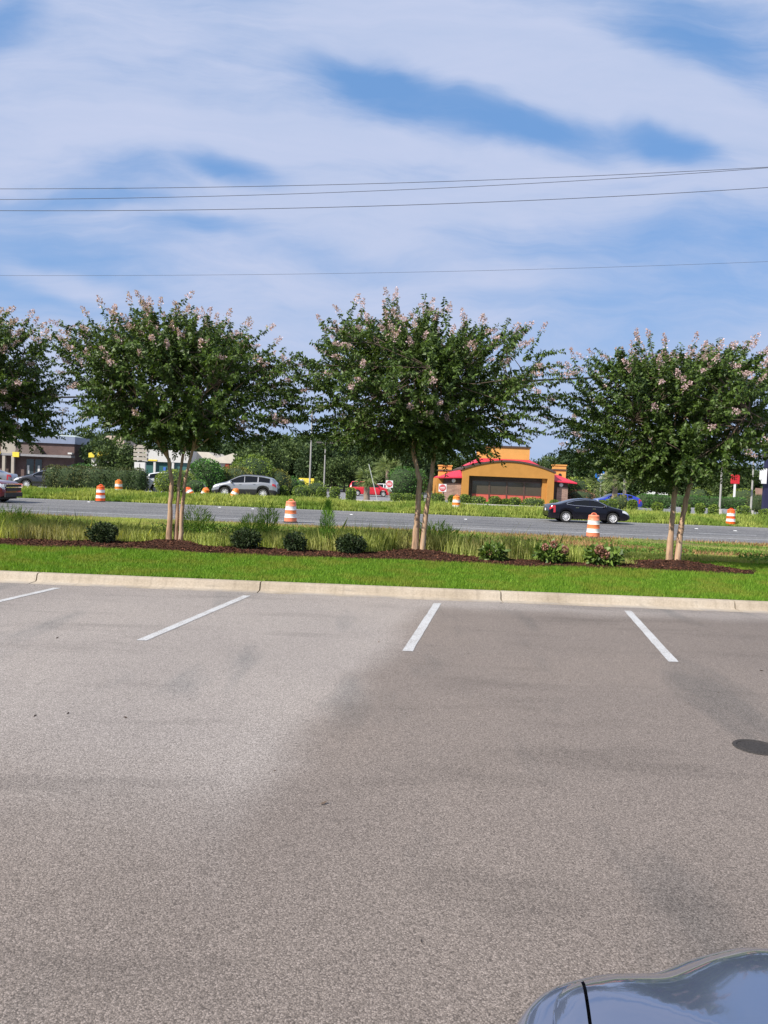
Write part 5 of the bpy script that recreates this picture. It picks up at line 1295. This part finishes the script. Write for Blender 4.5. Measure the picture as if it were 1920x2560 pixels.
def board(name, px, py, Y, w_, h_, m, label, post=True, pw=.06, mark=None, pm=None, low=0):
    c = atY(px, py, Y); g = Vector((c.x, Y, gz(Y))); e = empty(name, g, 0, label, 'sign'); z = c.z - g.z
    MB().box(-w_ / 2, w_ / 2, -.12, .12, z - h_ / 2, z + h_ / 2).build('panel', m, e)
    if post: MB().box(-pw, pw, -.06, .06, -.2, z - h_ / 2).build('post', pm or m_pole, e)
    return e, z
e, z = board('yellow_sign', 766, 1205, 96, 1.9, .95, m_yellow, 'low yellow sign with a pale left part behind the first light pole', pw=.2)
MB().box(-.9, -.35, -.14, -.124, z - .3, z + .3).build('pale_part', m_signwhite, e)
for k in range(3): MB().box(-.85 + k * .17, -.74 + k * .17, -.15, -.142, z - .18, z + .18).build('mark', m_dark, e)
e, z = board('red_sign', 1838, 1198, 104, 1.1, 1.22, m_signred, 'square red sign on a white post over the long green hedge', pw=.13, pm=m_signwhite)
MB().box(-.2, .2, -.135, -.124, z - .05, z + .05).build('mark', mat('dark_red_mark', (.30, .02, .02), .5), e)
e, z = board('white_sign', 1908, 1190, 76, .62, 1.5, m_signwhite, 'tall white sign board fixed to the dark pylon at the right edge', post=False)
g = G(1915, 76.3); e2 = empty('dark_pylon', g, 0, 'thick dark blue pylon at the right picture edge', 'post'); MB().box(-.33, .33, -.1, .35, -.2, 5.4).build('column', mat('navy_pylon', (.02, .02, .06), .5), e2); MB().box(-.6, 1.5, -.1, .35, 5.4, 6.6).build('sign_box', mat('navy_sign_box', (.04, .04, .08), .5), e2)
c = atY(1503, 1190, 125); g = Vector((c.x, 125, gz(125))); e = empty('round_sign', g, 0, 'round blue and white sign on a tall post behind the palms', 'sign'); z = c.z - g.z
MB().lathe([(0, -.1), (.95, -.1), (.95, .1), (0, .1)], 32, c=(0, 0, z), axis='y').build('disc', mat('sign_blue', (.02, .16, .55), .4), e)
MB().prism([(-.55, z - .5), (.75, z - .45), (.9, z - .1), (-.1, z + .05)], -.13, -.105).build('white_swoosh', m_signwhite, e); MB().prism([(-.7, z + .12), (.6, z + .3), (.5, z + .42), (-.3, z + .35)], -.13, -.105).build('white_swoosh', m_signwhite, e)
MB().box(-.1, .1, -.08, .08, -.2, z - .94).build('post', m_pole, e)
# low brick wall far right
a, c = G(1888, 112), G(1960, 112); w1 = empty('brick_wall', a, 0, 'low reddish brick wall behind the brownish hedge at the right edge', 'wall'); MB().box(0, c.x - a.x, 0, .3, -.2, 2.9).build('wall', brickmat('pink_brick', (.36, .18, .13), (.30, .15, .11), (.3, .25, .2)), w1)
# lot kerbs and wheel stops seen between the shrubs
for px0, px1, Y in ((690, 1040, 59.2), (1060, 1400, 62.0), (1600, 1900, 59.0)):
    a, c = G(px0, Y), G(px1, Y); o = MB().box(a.x, c.x, Y, Y + .18, gz(Y) - .1, gz(Y) + .14).build('lot_kerb', m_footing); o['kind'] = 'structure'
# overhead wires: sagging curves hung along the road
m_wire = mat('cable', (.07, .07, .085), .6); m_thick = mat('black_cable', (.02, .02, .022), .6)
def wire(p3, Y, rad, label):
    P = [atY(px * 1.1574, py * 1.1574, Y) for px, py in p3]
    X = np.array([p.x for p in P]); Z = np.array([p.z for p in P]); co = np.polyfit(X, Z, 2)
    xs = np.linspace(X[0] - 6, X[-1] + 4, 60)
    b = MB().tube([(x, Y, float(np.polyval(co, x))) for x in xs], rad, 5)
    tag(b.build('overhead_wire', m_thick if rad > .03 else m_wire), label, 'cable', 'overhead wires along the road')
wire([(0, 408), (830, 396), (1659, 361)], 32.0, .011, 'highest overhead wire, joining the second one at the right')
wire([(0, 431), (830, 411.5), (1659, 362.5)], 32.8, .011, 'second overhead wire from the top')
wire([(0, 455), (830, 444.5), (1659, 405)], 31.4, .012, 'third overhead wire from the top')
wire([(0, 595), (830, 589), (1659, 565)], 33.2, .006, 'faint thin overhead wire just above the tree tops')
wire([(0, 862), (1195, 820), (1659, 798)], 34.5, .045, 'thick dark overhead cable seen between the middle and right trees')
